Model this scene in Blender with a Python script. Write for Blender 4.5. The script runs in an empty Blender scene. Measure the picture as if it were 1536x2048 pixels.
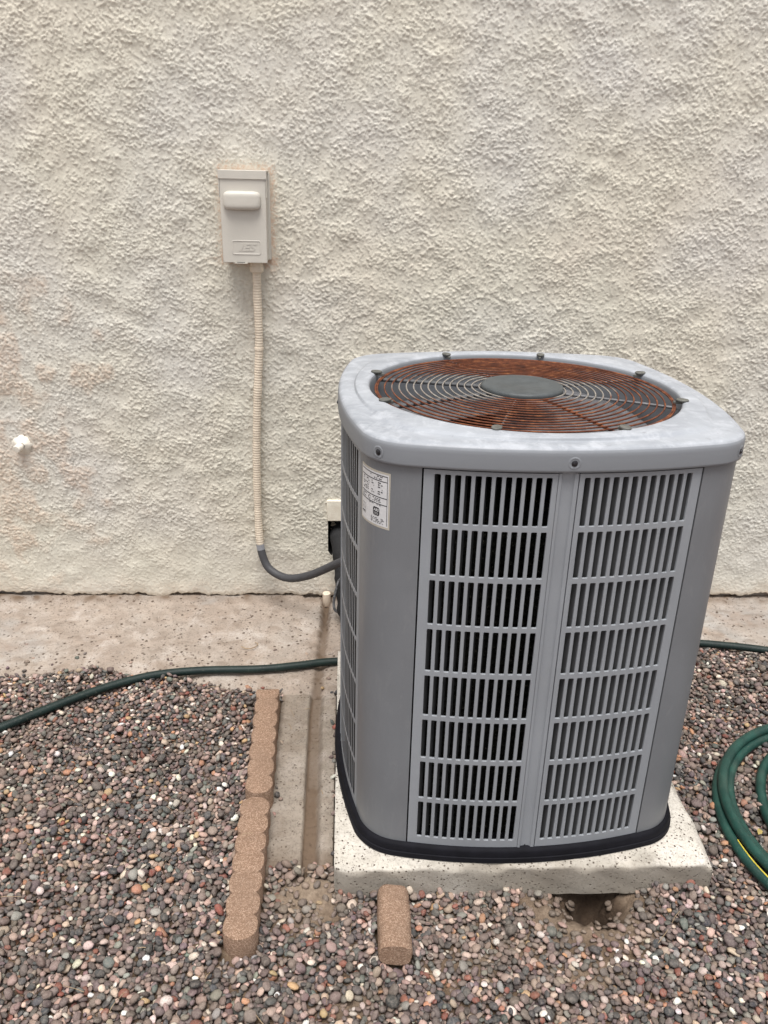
import bpy, math, random
import numpy as np
from mathutils import Vector, Matrix

scene = bpy.context.scene
# ------------------------------------------------------------------ camera
CAM_H, CAM_D = 1.5, 2.7392
PITCH, YAW, ROLL, FPX = 0.4015, 0.0515, 0.0254, 1649.4
cyw, syw, cp, sp = math.cos(YAW), math.sin(YAW), math.cos(PITCH), math.sin(PITCH)
fwd = Vector((syw*cp, cyw*cp, -sp)); rgt = Vector((cyw, -syw, 0)); upv = rgt.cross(fwd)
r2 = math.cos(ROLL)*rgt + math.sin(ROLL)*upv
u2 = -math.sin(ROLL)*rgt + math.cos(ROLL)*upv
camd = bpy.data.cameras.new('camera'); cam = bpy.data.objects.new('camera', camd)
scene.collection.objects.link(cam)
M = Matrix((( r2.x, u2.x, -fwd.x, 0), (r2.y, u2.y, -fwd.y, -CAM_D), (r2.z, u2.z, -fwd.z, CAM_H), (0, 0, 0, 1)))
cam.matrix_world = M
camd.sensor_fit = 'VERTICAL'; camd.sensor_height = 24.0; camd.lens = FPX/2048*24.0
camd.clip_start = 0.02; camd.clip_end = 500
scene.camera = cam
scene.render.resolution_x = 768; scene.render.resolution_y = 1024

# ------------------------------------------------------------------ light
SUN_EL, SUN_AZ = math.radians(73), math.radians(-172)   # azimuth measured from +Y clockwise
world = bpy.data.worlds.new('World'); scene.world = world; world.use_nodes = True
wn = world.node_tree; wn.nodes.clear()
wo = wn.nodes.new('ShaderNodeOutputWorld'); bg = wn.nodes.new('ShaderNodeBackground')
sky = wn.nodes.new('ShaderNodeTexSky'); sky.sky_type = 'NISHITA'; sky.sun_disc = False
sky.sun_elevation = SUN_EL; sky.sun_rotation = SUN_AZ
sky.air_density = 1.0; sky.dust_density = 4.0; sky.ozone_density = 1.0
hs = wn.nodes.new('ShaderNodeHueSaturation'); hs.inputs['Saturation'].default_value = 0.16
wn.links.new(sky.outputs[0], hs.inputs['Color']); wn.links.new(hs.outputs[0], bg.inputs[0])
bg.inputs[1].default_value = 0.125
wn.links.new(bg.outputs[0], wo.inputs[0])
sd = bpy.data.lights.new('sun', 'SUN'); sd.energy = 2.2; sd.angle = math.radians(30); sd.color = (1.0, 0.96, 0.9)
so = bpy.data.objects.new('sun', sd); scene.collection.objects.link(so)
sdir = Vector((math.sin(SUN_AZ)*math.cos(SUN_EL), math.cos(SUN_AZ)*math.cos(SUN_EL), math.sin(SUN_EL)))
so.rotation_euler = sdir.to_track_quat('Z', 'Y').to_euler(); so.location = (0, -3, 5)
scene.view_settings.view_transform = 'Standard'; scene.view_settings.look = 'None'
scene.view_settings.exposure = 0.6; scene.view_settings.gamma = 1.0
scene.view_settings.use_curve_mapping = False

rng = np.random.default_rng(7); random.seed(7)
PI = math.pi

# ------------------------------------------------------------------ material helpers
class NT:
    def __init__(s, name):
        s.m = bpy.data.materials.new(name); s.m.use_nodes = True
        s.t = s.m.node_tree; s.b = s.t.nodes['Principled BSDF']
        s.tc = s.t.nodes.new('ShaderNodeTexCoord')
    def n(s, typ, **kw):
        nd = s.t.nodes.new(typ)
        for k, v in kw.items(): setattr(nd, k, v)
        return nd
    def l(s, a, b): s.t.links.new(a, b)
    def setin(s, sock, v):
        if hasattr(v, 'is_linked') or isinstance(v, bpy.types.NodeSocket): s.l(v, sock)
        else: sock.default_value = v
    def coord(s, scale=(1, 1, 1), src='Object', rot=(0, 0, 0)):
        mp = s.n('ShaderNodeMapping'); s.l(s.tc.outputs[src], mp.inputs[0])
        mp.inputs['Scale'].default_value = scale; mp.inputs['Rotation'].default_value = rot
        return mp.outputs[0]
    def noise(s, scale, detail=4, rough=0.55, vec=None, dist=0):
        nd = s.n('ShaderNodeTexNoise'); nd.inputs['Scale'].default_value = scale
        nd.inputs['Detail'].default_value = detail; nd.inputs['Roughness'].default_value = rough
        nd.inputs['Distortion'].default_value = dist
        s.l(vec if vec is not None else s.tc.outputs['Object'], nd.inputs['Vector'])
        return nd.outputs['Fac']
    def voro(s, scale, feat='F1', vec=None, out='Distance'):
        nd = s.n('ShaderNodeTexVoronoi'); nd.feature = feat; nd.inputs['Scale'].default_value = scale
        s.l(vec if vec is not None else s.tc.outputs['Object'], nd.inputs['Vector'])
        return nd.outputs[out]
    def ramp(s, fac, stops, interp='LINEAR'):
        r = s.n('ShaderNodeValToRGB'); r.color_ramp.interpolation = interp
        e = r.color_ramp.elements
        while len(e) < len(stops): e.new(0.5)
        for i, (p, c) in enumerate(stops):
            e[i].position = p; e[i].color = (*c, 1) if not isinstance(c, (int, float)) else (c, c, c, 1)
        s.l(fac, r.inputs[0]); return r.outputs[0]
    def mix(s, fac, a, b, mode='MIX'):
        m = s.n('ShaderNodeMix', data_type='RGBA', blend_type=mode)
        s.setin(m.inputs[0], fac)
        for sock, v in ((m.inputs[6], a), (m.inputs[7], b)):
            if isinstance(v, bpy.types.NodeSocket): s.l(v, sock)
            else: sock.default_value = (*v, 1) if len(v) == 3 else v
        return m.outputs[2]
    def math(s, op, a, b=0.0, clamp=False):
        m = s.n('ShaderNodeMath', operation=op, use_clamp=clamp); s.setin(m.inputs[0], a); s.setin(m.inputs[1], b)
        return m.outputs[0]
    def attr(s, name, out='Fac'):
        a = s.n('ShaderNodeAttribute'); a.attribute_name = name; return a.outputs[out]
    def bump(s, h, dist=0.001, strength=1.0, prev=None):
        b = s.n('ShaderNodeBump'); b.inputs['Distance'].default_value = dist; b.inputs['Strength'].default_value = strength
        s.l(h, b.inputs['Height'])
        if prev is not None: s.l(prev, b.inputs['Normal'])
        s.l(b.outputs[0], s.b.inputs['Normal']); return b.outputs[0]
    def col(s, v):
        s.setin(s.b.inputs['Base Color'], v if isinstance(v, bpy.types.NodeSocket) else (*v, 1))
    def rough(s, v): s.setin(s.b.inputs['Roughness'], v)
    def spec(s, v): s.b.inputs['Specular IOR Level'].default_value = v
    def metal(s, v): s.b.inputs['Metallic'].default_value = v

# ---- stucco
t = NT('stucco')
big = t.noise(1.3, 3, 0.5); mid = t.noise(5, 4, 0.6); fine = t.noise(60, 3, 0.6)
c = t.ramp(big, [(0.36, (0.635, 0.59, 0.505)), (0.5, (0.63, 0.598, 0.515)), (0.64, (0.615, 0.595, 0.54))])
c = t.mix(t.ramp(mid, [(0.35, 0.0), (0.75, 0.5)]), c, (0.64, 0.62, 0.53))
c = t.mix(t.ramp(t.noise(2.2, 2, 0.5, vec=t.coord((1, 1, 1), rot=(0, 0, 1.0))), [(0.45, 0.0), (0.7, 0.5)]), c, (0.59, 0.58, 0.57))
c = t.mix(t.attr('stain'), c, (0.56, 0.39, 0.28))
c = t.mix(t.attr('dirt_shade'), c, (0.34, 0.27, 0.19))
c = t.mix(t.ramp(fine, [(0.35, 0.25), (0.55, 0.0)]), c, (0.47, 0.43, 0.37))
t.col(c); t.rough(0.92); t.spec(0.25)
t.bump(t.noise(240, 4, 0.75), 0.0011, 1.0)
m_stucco = t.m
t = NT('patch_plaster'); t.col(t.ramp(t.noise(40, 4), [(0.3, (0.66, 0.6, 0.5)), (0.7, (0.76, 0.72, 0.62))])); t.rough(0.9); t.spec(0.2)
t.bump(t.noise(160, 4), 0.0012); m_patch = t.m

def concrete(name, c1, c2, c3, pit=0.5, speck=60, white=0.0, dirt_shade_c=(0.13, 0.092, 0.065), big=False):
    t = NT(name)
    a = t.noise(3.2, 5, 0.6); b = t.noise(14, 5, 0.65); f = t.noise(160, 4, 0.7)
    c = t.ramp(a, [(0.3, c1), (0.5, c2), (0.7, c3)])
    c = t.mix(t.ramp(b, [(0.42, 0.0), (0.62, 0.55)]), c, tuple(x*0.72 for x in c2))
    c = t.mix(t.ramp(t.noise(9, 4, 0.7), [(0.52, 0.0), (0.68, 0.45)]), c, (min(c3[0]*1.25, .7), min(c3[1]*1.25, .66), min(c3[2]*1.28, .62)))
    c = t.mix(t.ramp(f, [(0.33, 0.55), (0.5, 0.0)]), c, tuple(x*0.5 for x in c1))
    v = t.voro(speck, vec=t.coord((1, 1, 1)))
    gate = t.ramp(t.noise(speck*0.35, 2), [(0.5-pit*0.12, 0.0), (0.62-pit*0.12, 1.0)])
    pitm = t.math('MULTIPLY', t.ramp(v, [(0.14, 1.0), (0.24, 0.0)]), gate)
    v3 = t.voro(speck*2.6, vec=t.coord((1, 1, 1)))
    pit2 = t.math('MULTIPLY', t.ramp(v3, [(0.16, 1.0), (0.26, 0.0)]), t.ramp(t.noise(speck*0.9, 2), [(0.48, 0.0), (0.6, 1.0)]))
    pm = t.math('MAXIMUM', pitm, pit2)
    vb = t.voro(17, vec=t.coord((1, 1.9, 1))); vg = t.ramp(t.noise(11, 3), [(0.5, 0.0), (0.6, 1.0)])
    blot = t.math('MULTIPLY', t.ramp(t.math('ADD', vb, t.math('MULTIPLY', t.noise(70, 3), 0.25)), [(0.22, 0.75), (0.29, 0.0)]), vg)
    if big: c = t.mix(blot, c, (0.14, 0.105, 0.085)); c = t.mix(t.ramp(t.noise(2.1, 4, 0.6, dist=0.5), [(0.55, 0.0), (0.66, 0.6)]), c, (0.30, 0.295, 0.285)); c = t.mix(t.ramp(t.noise(4.3, 5, 0.7, dist=0.3), [(0.55, 0.0), (0.7, 0.5)]), c, (0.24, 0.17, 0.125))
    c = t.mix(pm, c, (0.09, 0.065, 0.05))
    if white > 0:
        c = t.mix(t.attr('dirt_shade'), c, dirt_shade_c)
    t.col(c); t.rough(0.93); t.spec(0.25)
    h = t.math('SUBTRACT', t.math('MULTIPLY', t.noise(120, 5, 0.7), 0.6), t.math('MULTIPLY', pm, 1.0))
    t.bump(h, 0.0018); return t.m
m_footing = concrete('footing_concrete', (0.27, 0.215, 0.175), (0.35, 0.295, 0.25), (0.41, 0.375, 0.34), 0.9, 44, 1, big=True)
m_channel = concrete('channel_concrete', (0.23, 0.19, 0.155), (0.285, 0.245, 0.205), (0.33, 0.295, 0.26), 0.3, 90, 1)
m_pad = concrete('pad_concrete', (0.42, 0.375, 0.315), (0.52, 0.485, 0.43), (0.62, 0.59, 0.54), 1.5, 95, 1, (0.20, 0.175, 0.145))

t = NT('edging_concrete')
f = t.voro(480, vec=t.coord(), out='Color'); sepf = t.n('ShaderNodeSeparateColor'); t.l(f, sepf.inputs[0])
c = t.ramp(sepf.outputs[0], [(0.05, (0.19, 0.12, 0.082)), (0.6, (0.265, 0.172, 0.120)), (0.95, (0.38, 0.27, 0.20))])
c = t.mix(t.ramp(t.noise(14, 4), [(0.4, 0.0), (0.7, 0.35)]), c, (0.19, 0.13, 0.095))
t.col(c); t.rough(0.95); t.spec(0.2); t.bump(t.math('ADD', t.noise(420, 3, 0.7), t.voro(380)), 0.0011)
m_edging = t.m

t = NT('soil')
c = t.ramp(t.noise(30, 5, 0.7), [(0.3, (0.075, 0.05, 0.034)), (0.55, (0.15, 0.105, 0.072)), (0.75, (0.22, 0.165, 0.12))])
c = t.mix(t.attr('silt'), c, t.ramp(t.noise(60, 5, 0.7), [(0.3, (0.2, 0.15, 0.11)), (0.7, (0.32, 0.25, 0.19))]))
peb = t.voro(55, out='Color'); sp_ = t.n('ShaderNodeSeparateColor'); t.l(peb, sp_.inputs[0])
pc = t.ramp(sp_.outputs[0], [(0.0, (0.07, 0.07, 0.075)), (0.4, (0.16, 0.12, 0.11)), (0.7, (0.3, 0.22, 0.19)), (1.0, (0.5, 0.42, 0.36))])
c = t.mix(t.attr('hole_dark'), c, (0.045, 0.030, 0.021))
c = t.mix(t.attr('far'), c, pc)
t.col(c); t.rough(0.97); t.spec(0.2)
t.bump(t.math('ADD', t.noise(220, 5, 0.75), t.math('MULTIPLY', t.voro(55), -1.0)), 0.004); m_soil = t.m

t = NT('pebbles')
pcol = t.attr('pebble_colour', 'Color')
c = t.mix(t.ramp(t.noise(170, 4, 0.7), [(0.42, 0.0), (0.8, 0.5)]), pcol, (0.34, 0.29, 0.25))
c = t.mix(t.ramp(t.noise(420, 3, 0.7), [(0.3, 0.5), (0.5, 0.0)]), c, (0.07, 0.055, 0.05))
c = t.mix(t.ramp(t.noise(3.0, 3, 0.6), [(0.45, 0.0), (0.75, 0.35)]), c, (0.19, 0.145, 0.11))
t.col(c); t.rough(0.78); t.spec(0.35); t.bump(t.noise(260, 3, 0.6), 0.0009); m_pebble = t.m

def paint(name, base, rough=0.45, streak=0.35, light=None, bumpd=0.0002):
    t = NT(name)
    a = t.noise(5, 5, 0.6); s_ = t.noise(16, 4, 0.6, vec=t.coord((1, 1, 0.14))); g = t.noise(420, 2, 0.6)
    lt = light or tuple(min(1, x*1.25) for x in base)
    c = t.mix(t.ramp(a, [(0.4, 0.0), (0.7, streak)]), base, lt)
    c = t.mix(t.ramp(s_, [(0.5, 0.0), (0.75, streak*0.6)]), c, tuple(x*0.78 for x in base))
    c = t.mix(t.ramp(t.noise(38, 5, 0.75, vec=t.coord((1, 1, 0.35)), dist=0.8), [(0.56, 0.0), (0.72, streak*0.3)]), c, (0.32, 0.32, 0.31))
    c = t.mix(t.ramp(g, [(0.3, 0.25), (0.45, 0.0)]), c, tuple(x*0.8 for x in base))
    c = t.mix(t.ramp(t.voro(130), [(0.0, 0.6), (0.07, 0.0)]), c, tuple(x*0.6 for x in base))
    t.col(c); t.rough(t.ramp(a, [(0.3, rough), (0.7, min(1, rough+0.18))])); t.spec(0.4)
    t.bump(t.noise(90, 3), bumpd); return t.m
m_slat = paint('shaded_slat_paint', (0.095, 0.098, 0.103), 0.65, 0.3)  # cabinet grey darkened to put the slots' shade into the slats
m_paint = paint('grey_paint', (0.238, 0.253, 0.276), 0.42, 0.45)
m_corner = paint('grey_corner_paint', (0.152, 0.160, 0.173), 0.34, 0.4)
t = NT('lid_paint')
a = t.noise(7, 6, 0.65, dist=0.6); b = t.noise(24, 5, 0.7, dist=0.5)
c = t.mix(t.ramp(a, [(0.36, 0.0), (0.58, 0.8)]), (0.25, 0.268, 0.30), (0.345, 0.365, 0.40))
c = t.mix(t.ramp(b, [(0.48, 0.0), (0.66, 0.6)]), c, (0.45, 0.47, 0.51))
c = t.mix(t.ramp(t.noise(60, 4, 0.7), [(0.60, 0.0), (0.72, 0.4)]), c, (0.17, 0.17, 0.18))
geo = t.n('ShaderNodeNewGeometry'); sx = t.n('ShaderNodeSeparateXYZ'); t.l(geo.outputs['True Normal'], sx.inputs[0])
chalk_skylight = t.ramp(sx.outputs['Z'], [(0.25, 0.0), (0.8, 1.0)])      # chalky wear plus painted sky brightness on upward faces
c = t.mix(chalk_skylight, (0.195, 0.208, 0.228), c)
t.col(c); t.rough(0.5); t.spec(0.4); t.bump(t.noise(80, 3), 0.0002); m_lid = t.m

def plain(name, col, rough=0.6, metal=0.0, spec=0.4, var=0.25, nscale=30, bumpd=0.0003):
    t = NT(name); c = t.mix(t.ramp(t.noise(nscale, 4), [(0.35, 0.0), (0.7, 1.0)]), tuple(x*(1-var) for x in col), tuple(min(1, x*(1+var)) for x in col))
    t.col(c); t.rough(rough); t.metal(metal); t.spec(spec); t.bump(t.noise(nscale*6, 3), bumpd); return t.m
m_black = plain('black_plastic', (0.006, 0.006, 0.009), 0.75, spec=0.15)
m_dark = plain('dark_inside', (0.012, 0.012, 0.012), 0.9)
m_rub = plain('black_foam', (0.012, 0.012, 0.013), 0.85, bumpd=0.001)
m_hub = plain('grey_hub_plastic', (0.062, 0.070, 0.074), 0.55, var=0.15)
m_blade = plain('grey_blade', (0.13, 0.13, 0.14), 0.6)
m_strut = plain('dark_wire', (0.075, 0.078, 0.085), 0.55)
m_clip = plain('grey_clip', (0.105, 0.105, 0.095), 0.6)
m_screw = plain('dark_screw', (0.045, 0.045, 0.05), 0.4, 0.7)
m_box = plain('beige_grey_enamel', (0.545, 0.52, 0.47), 0.42, var=0.04, nscale=12)
m_conw = plain('cream_paint_conduit', (0.66, 0.57, 0.46), 0.6, var=0.1)
m_cong = plain('grey_conduit_plastic', (0.055, 0.055, 0.06), 0.6, var=0.12)
m_pvc = plain('cream_pvc', (0.74, 0.62, 0.50), 0.5, var=0.06)
m_white = plain('white_caulk', (0.74, 0.70, 0.62), 0.7, var=0.08)
m_labelw = plain('label_white', (0.58, 0.585, 0.60), 0.35, var=0.05)
m_labelg = plain('label_edge_tan', (0.45, 0.42, 0.36), 0.4, var=0.1)
m_print = plain('label_print', (0.02, 0.02, 0.025), 0.5)
m_sleeve = plain('silver_print', (0.30, 0.31, 0.34), 0.4, 0.3)
m_yellow = plain('yellow_stripe', (0.62, 0.50, 0.06), 0.5)
m_twig = plain('dry_twig', (0.30, 0.22, 0.14), 0.9)
t = NT('hose_green')
c = t.mix(t.ramp(t.noise(22, 4), [(0.4, 0.0), (0.75, 1.0)]), (0.008, 0.038, 0.031), (0.014, 0.068, 0.053))
c = t.mix(t.ramp(t.noise(9, 4), [(0.55, 0.0), (0.75, 0.6)]), c, (0.05, 0.075, 0.06))
c = t.mix(t.ramp(t.noise(200, 3), [(0.6, 0.0), (0.72, 0.35)]), c, (0.16, 0.19, 0.16))
t.col(c); t.rough(0.5); t.spec(0.4); t.bump(t.noise(500, 2), 0.0004); m_hose = t.m
t = NT('hose_dark_green')
c = t.mix(t.ramp(t.noise(22, 4), [(0.4, 0.0), (0.75, 1.0)]), (0.005, 0.014, 0.013), (0.009, 0.023, 0.020))
c = t.mix(t.ramp(t.noise(150, 3), [(0.6, 0.0), (0.72, 0.3)]), c, (0.12, 0.12, 0.1))
t.col(c); t.rough(0.55); t.spec(0.35); t.bump(t.noise(500, 2), 0.0004); m_hose2 = t.m

# rusty wire: rust and bare galvanised patches are laid out round the guard
t = NT('rusty_wire')
sx = t.n('ShaderNodeSeparateXYZ'); t.l(t.tc.outputs['Object'], sx.inputs[0])
ang = t.math('ARCTAN2', sx.outputs['Y'], sx.outputs['X'])
rad = t.math('SQRT', t.math('ADD', t.math('MULTIPLY', sx.outputs['X'], sx.outputs['X']), t.math('MULTIPLY', sx.outputs['Y'], sx.outputs['Y'])))
# bare where |cos(ang)| is large and radius is small-ish
ca = t.math('ABSOLUTE', t.math('COSINE', t.math('ADD', ang, 0.10)))
bare = t.math('SUBTRACT', t.math('MULTIPLY', ca, 1.5), t.math('MULTIPLY', rad, 3.9))
bare = t.math('ADD', bare, t.math('MULTIPLY', t.math('SUBTRACT', t.noise(9, 4, 0.6), 0.5), 1.1))
bare = t.math('SUBTRACT', bare, t.math('MULTIPLY', t.math('MAXIMUM', t.math('COSINE', ang), 0.0), 0.28))
bm = t.ramp(bare, [(0.36, 0.0), (0.56, 1.0)])
rust = t.ramp(t.noise(34, 6, 0.7), [(0.32, (0.045, 0.015, 0.009)), (0.52, (0.125, 0.038, 0.017)), (0.74, (0.30, 0.115, 0.045))])
c = t.mix(bm, rust, t.ramp(t.noise(90, 3), [(0.35, (0.17, 0.155, 0.14)), (0.7, (0.30, 0.27, 0.24))]))
t.col(c); t.rough(0.8); t.spec(0.3); t.bump(t.noise(300, 3), 0.0005); m_rust = t.m

t = NT('coil_spines')
sp2 = t.noise(230, 4, 0.8, vec=t.coord((1, 1, 0.6)))
c = t.ramp(sp2, [(0.5, (0.010, 0.010, 0.009)), (0.64, (0.03, 0.029, 0.024)), (0.73, (0.24, 0.225, 0.18))])  # pale flecks paint in glints on the coil spines
t.col(c); t.rough(0.95); t.spec(0.03); t.bump(t.noise(150, 4, 0.8), 0.006); m_coil = t.m

# ------------------------------------------------------------------ object helpers
def link(o, parent=None):
    scene.collection.objects.link(o)
    if parent is not None: o.parent = parent
    return o
def tag(o, label=None, cat=None, group=None, kind=None):
    if label: o['label'] = label
    if cat: o['category'] = cat
    if group: o['group'] = group
    if kind: o['kind'] = kind
    return o
def empty(name, loc=(0, 0, 0), rz=0.0):
    o = bpy.data.objects.new(name, None); o.location = loc; o.rotation_euler = (0, 0, rz); o.empty_display_size = 0.05
    return link(o)
def mesh(name, V, F, mat, parent=None, smooth=False, mats=None, fm=None):
    me = bpy.data.meshes.new(name)
    V = np.asarray(V, dtype=float)
    me.from_pydata(V.tolist() if len(V) < 200000 else V, [], F)
    me.update()
    for m_ in (mats or [mat]): me.materials.append(m_)
    if fm is not None: me.polygons.foreach_set('material_index', np.asarray(fm, dtype=np.int32))
    if smooth: me.polygons.foreach_set('use_smooth', np.ones(len(me.polygons), dtype=bool))
    o = bpy.data.objects.new(name, me); return link(o, parent)
def big_mesh(name, V, Q, mat, smooth=True, nper=4, parent=None):
    """V (n,3), Q (m,nper) as numpy"""
    me = bpy.data.meshes.new(name); m_ = len(Q)
    me.vertices.add(len(V)); me.vertices.foreach_set('co', np.asarray(V, np.float32).ravel())
    me.loops.add(m_*nper); me.loops.foreach_set('vertex_index', np.asarray(Q, np.int32).ravel())
    me.polygons.add(m_); me.polygons.foreach_set('loop_start', np.arange(0, m_*nper, nper, dtype=np.int32))
    me.polygons.foreach_set('loop_total', np.full(m_, nper, np.int32))
    me.update(calc_edges=True)
    if smooth: me.polygons.foreach_set('use_smooth', np.ones(m_, dtype=bool))
    me.materials.append(mat)
    o = bpy.data.objects.new(name, me); return link(o, parent)
def grid_quads(nx, ny, mask=None):
    i = np.arange((nx-1)*(ny-1)); x = i % (nx-1); y = i//(nx-1)
    a = y*nx+x; q = np.stack([a, a+1, a+nx+1, a+nx], -1)
    return q if mask is None else q[mask.ravel()]
def pt_attr(o, name, arr):
    a = o.data.attributes.new(name, 'FLOAT', 'POINT'); a.data.foreach_set('value', np.asarray(arr, np.float32).ravel())
def auto_smooth(o, ang=35):
    me = o.data; me.polygons.foreach_set('use_smooth', np.ones(len(me.polygons), dtype=bool))
    me.set_sharp_from_angle(angle=math.radians(ang))
def add_bevel(o, w, seg=2):
    b = o.modifiers.new('bevel', 'BEVEL'); b.width = w; b.segments = seg; b.limit_method = 'ANGLE'; b.angle_limit = math.radians(40)
def box_vf(x0, x1, y0, y1, z0, z1):
    V = [(x0, y0, z0), (x1, y0, z0), (x1, y1, z0), (x0, y1, z0), (x0, y0, z1), (x1, y0, z1), (x1, y1, z1), (x0, y1, z1)]
    return V, [(0, 3, 2, 1), (4, 5, 6, 7), (0, 1, 5, 4), (1, 2, 6, 5), (2, 3, 7, 6), (3, 0, 4, 7)]
def box(name, x0, x1, y0, y1, z0, z1, mat, parent=None, bev=0.0, seg=2):
    V, F = box_vf(x0, x1, y0, y1, z0, z1); o = mesh(name, V, F, mat, parent)
    if bev: add_bevel(o, bev, seg); auto_smooth(o, 40)
    return o
def lathe(name, prof, n, mat, parent=None, axis='z', loc=(0, 0, 0), smooth=True, cap=True):
    V = []; F = []
    for (r, z) in prof:
        for k in range(n):
            a = 2*PI*k/n
            V.append((r*math.cos(a), r*math.sin(a), z))
    for j in range(len(prof)-1):
        for k in range(n):
            k2 = (k+1) % n; F.append((j*n+k, j*n+k2, (j+1)*n+k2, (j+1)*n+k))
    if cap: F.append(tuple(range((len(prof)-1)*n, len(prof)*n))); F.append(tuple(reversed(range(n))))
    V = np.array(V)
    if axis == 'y': V = V[:, [0, 2, 1]]*np.array([1, -1, 1])    # +z of profile points toward -y
    V = V+np.array(loc); o = mesh(name, V, F, mat, parent)
    if smooth: auto_smooth(o, 40)
    return o
def catmull(P, step):
    P = np.array(P, float); Q = np.vstack([2*P[0]-P[1], P, 2*P[-1]-P[-2]]); out = []
    for i in range(1, len(Q)-2):
        p0, p1, p2, p3 = Q[i-1:i+3]; L = np.linalg.norm(p2-p1); n = max(2, int(L/step))
        for s in np.arange(n)/n:
            out.append(0.5*((2*p1)+(-p0+p2)*s+(2*p0-5*p1+4*p2-p3)*s*s+(-p0+3*p1-3*p2+p3)*s**3))
    out.append(P[-1]); out = np.array(out)
    d = np.r_[0, np.cumsum(np.linalg.norm(np.diff(out, axis=0), axis=1))]
    s = np.linspace(0, d[-1], max(3, int(d[-1]/step)+1))
    return np.stack([np.interp(s, d, out[:, i]) for i in range(3)], -1), s
def frames(P):
    T = np.gradient(P, axis=0); T /= np.linalg.norm(T, axis=1)[:, None]
    up = np.tile(np.array([0, 0, 1.0]), (len(P), 1))
    # parallel transport from a stable start
    N = np.zeros_like(P); n = np.cross(T[0], [0.13, 0.29, 0.95]); n /= np.linalg.norm(n); N[0] = n
    for i in range(1, len(P)):
        n = N[i-1]-T[i]*np.dot(N[i-1], T[i]); N[i] = n/np.linalg.norm(n)
    return T, N, np.cross(T, N)
def tube(name, P, rad, mat, parent=None, n=12, cap=True):
    """P (m,3) dense path; rad scalar or array"""
    P = np.asarray(P, float); T, N, B = frames(P); m_ = len(P); r = np.broadcast_to(np.asarray(rad, float), (m_,))
    a = np.arange(n)*2*PI/n
    V = P[:, None, :]+r[:, None, None]*(np.cos(a)[None, :, None]*N[:, None, :]+np.sin(a)[None, :, None]*B[:, None, :])
    V = V.reshape(-1, 3); F = []
    for j in range(m_-1):
        for k in range(n):
            k2 = (k+1) % n; F.append((j*n+k, j*n+k2, (j+1)*n+k2, (j+1)*n+k))
    if cap: F.append(tuple(range((m_-1)*n, m_*n))); F.append(tuple(reversed(range(n))))
    o = mesh(name, V, F, mat, parent); auto_smooth(o, 50); return o

def field(nx, ny, dx, lo, hi, seed, ax=1.0, ang=0.0):
    """band limited random field, wavelengths between lo and hi metres, stretched by ax along ang"""
    r = np.random.default_rng(seed); n = r.standard_normal((ny, nx)); f = np.fft.rfft2(n)
    ky = np.fft.fftfreq(ny, dx)[:, None]; kx = np.fft.rfftfreq(nx, dx)[None, :]
    ca_, sa_ = math.cos(ang), math.sin(ang)
    k = np.hypot((kx*ca_+ky*sa_)*ax, (-kx*sa_+ky*ca_)/ax*1.0)
    w = np.exp(-(k*lo)**2*1.2)*(1-np.exp(-(k*hi)**2*1.2))
    g = np.fft.irfft2(f*w, s=(ny, nx)); return g/g.std()
def sstep(x, a, b):
    t_ = np.clip((x-a)/(b-a), 0, 1); return t_*t_*(3-2*t_)
def noise1(xs, lo, hi, seed):
    r = np.random.default_rng(seed); out = np.zeros_like(xs); n = 14
    for f in np.geomspace(1/hi, 1/lo, n): out += np.sin(2*PI*f*xs+r.uniform(0, 6.3))*r.uniform(.5, 1)/math.sqrt(f*hi)
    return out/ max(1e-9, out.std())

# ------------------------------------------------------------------ house wall
wall = empty('house_wall', (0, 0, 0))
tag(wall, 'cream textured stucco house wall rising behind the outdoor unit', 'wall')
dx = 0.003
xs = np.arange(-1.36, 1.70, dx); zs_ = np.arange(0.0, 2.02, dx)
nx, nz = len(xs), len(zs_)
def frac(seed, lo, pw, k0, hp, ax, ang):
    r = np.random.default_rng(seed); f = np.fft.rfft2(r.standard_normal((nz, nx)))
    ky = np.fft.fftfreq(nz, dx)[:, None]; kx = np.fft.rfftfreq(nx, dx)[None, :]
    ca_, sa_ = math.cos(ang), math.sin(ang); k = np.hypot((kx*ca_+ky*sa_)*ax, (-kx*sa_+ky*ca_)/ax)
    w = (k+k0)**-pw*np.exp(-(k*lo)**2)*(1-np.exp(-(k*hp)**2)); g_ = np.fft.irfft2(f*w, s=(nz, nx)); return g_/g_.std()
h1 = frac(1, .0021, 1.6, 38, .045, 1.4, -.7); h2 = frac(2, .0021, 1.55, 52, .032, 1.3, -.1); hi = frac(3, .0022, .6, 60, .02, 1, 0)
lowm = field(nx, nz, dx, .08, .4, 4); low2 = field(nx, nz, dx, .10, .5, 5); low3 = field(nx, nz, dx, .2, 1.2, 6)
ZZ, XX = np.meshgrid(zs_, xs, indexing='ij')
fade = 0.45+0.55*sstep(ZZ, 0.02, 0.35)
gt = sstep(low2+.6*lowm, -1.1, .9)
p1 = sstep(h1+.08*hi-.30-.9*(1-gt), 0, .12); p2 = sstep(h2+.08*hi-.70-.8*(1-gt), 0, .12)
def drag(p, K):            # trowel-dragged: crisp lower lip, soft fade upward
    out = p.copy()
    for k in range(1, K): out[k:] = np.maximum(out[k:], p[:-k]*(1-k/K)**1.2)
    return out
hgt = (.0019*(.6*p1+.4*drag(p1, 3))+.0017*p2+.0001*h1)*fade+.00017*hi+.0010*lowm
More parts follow.
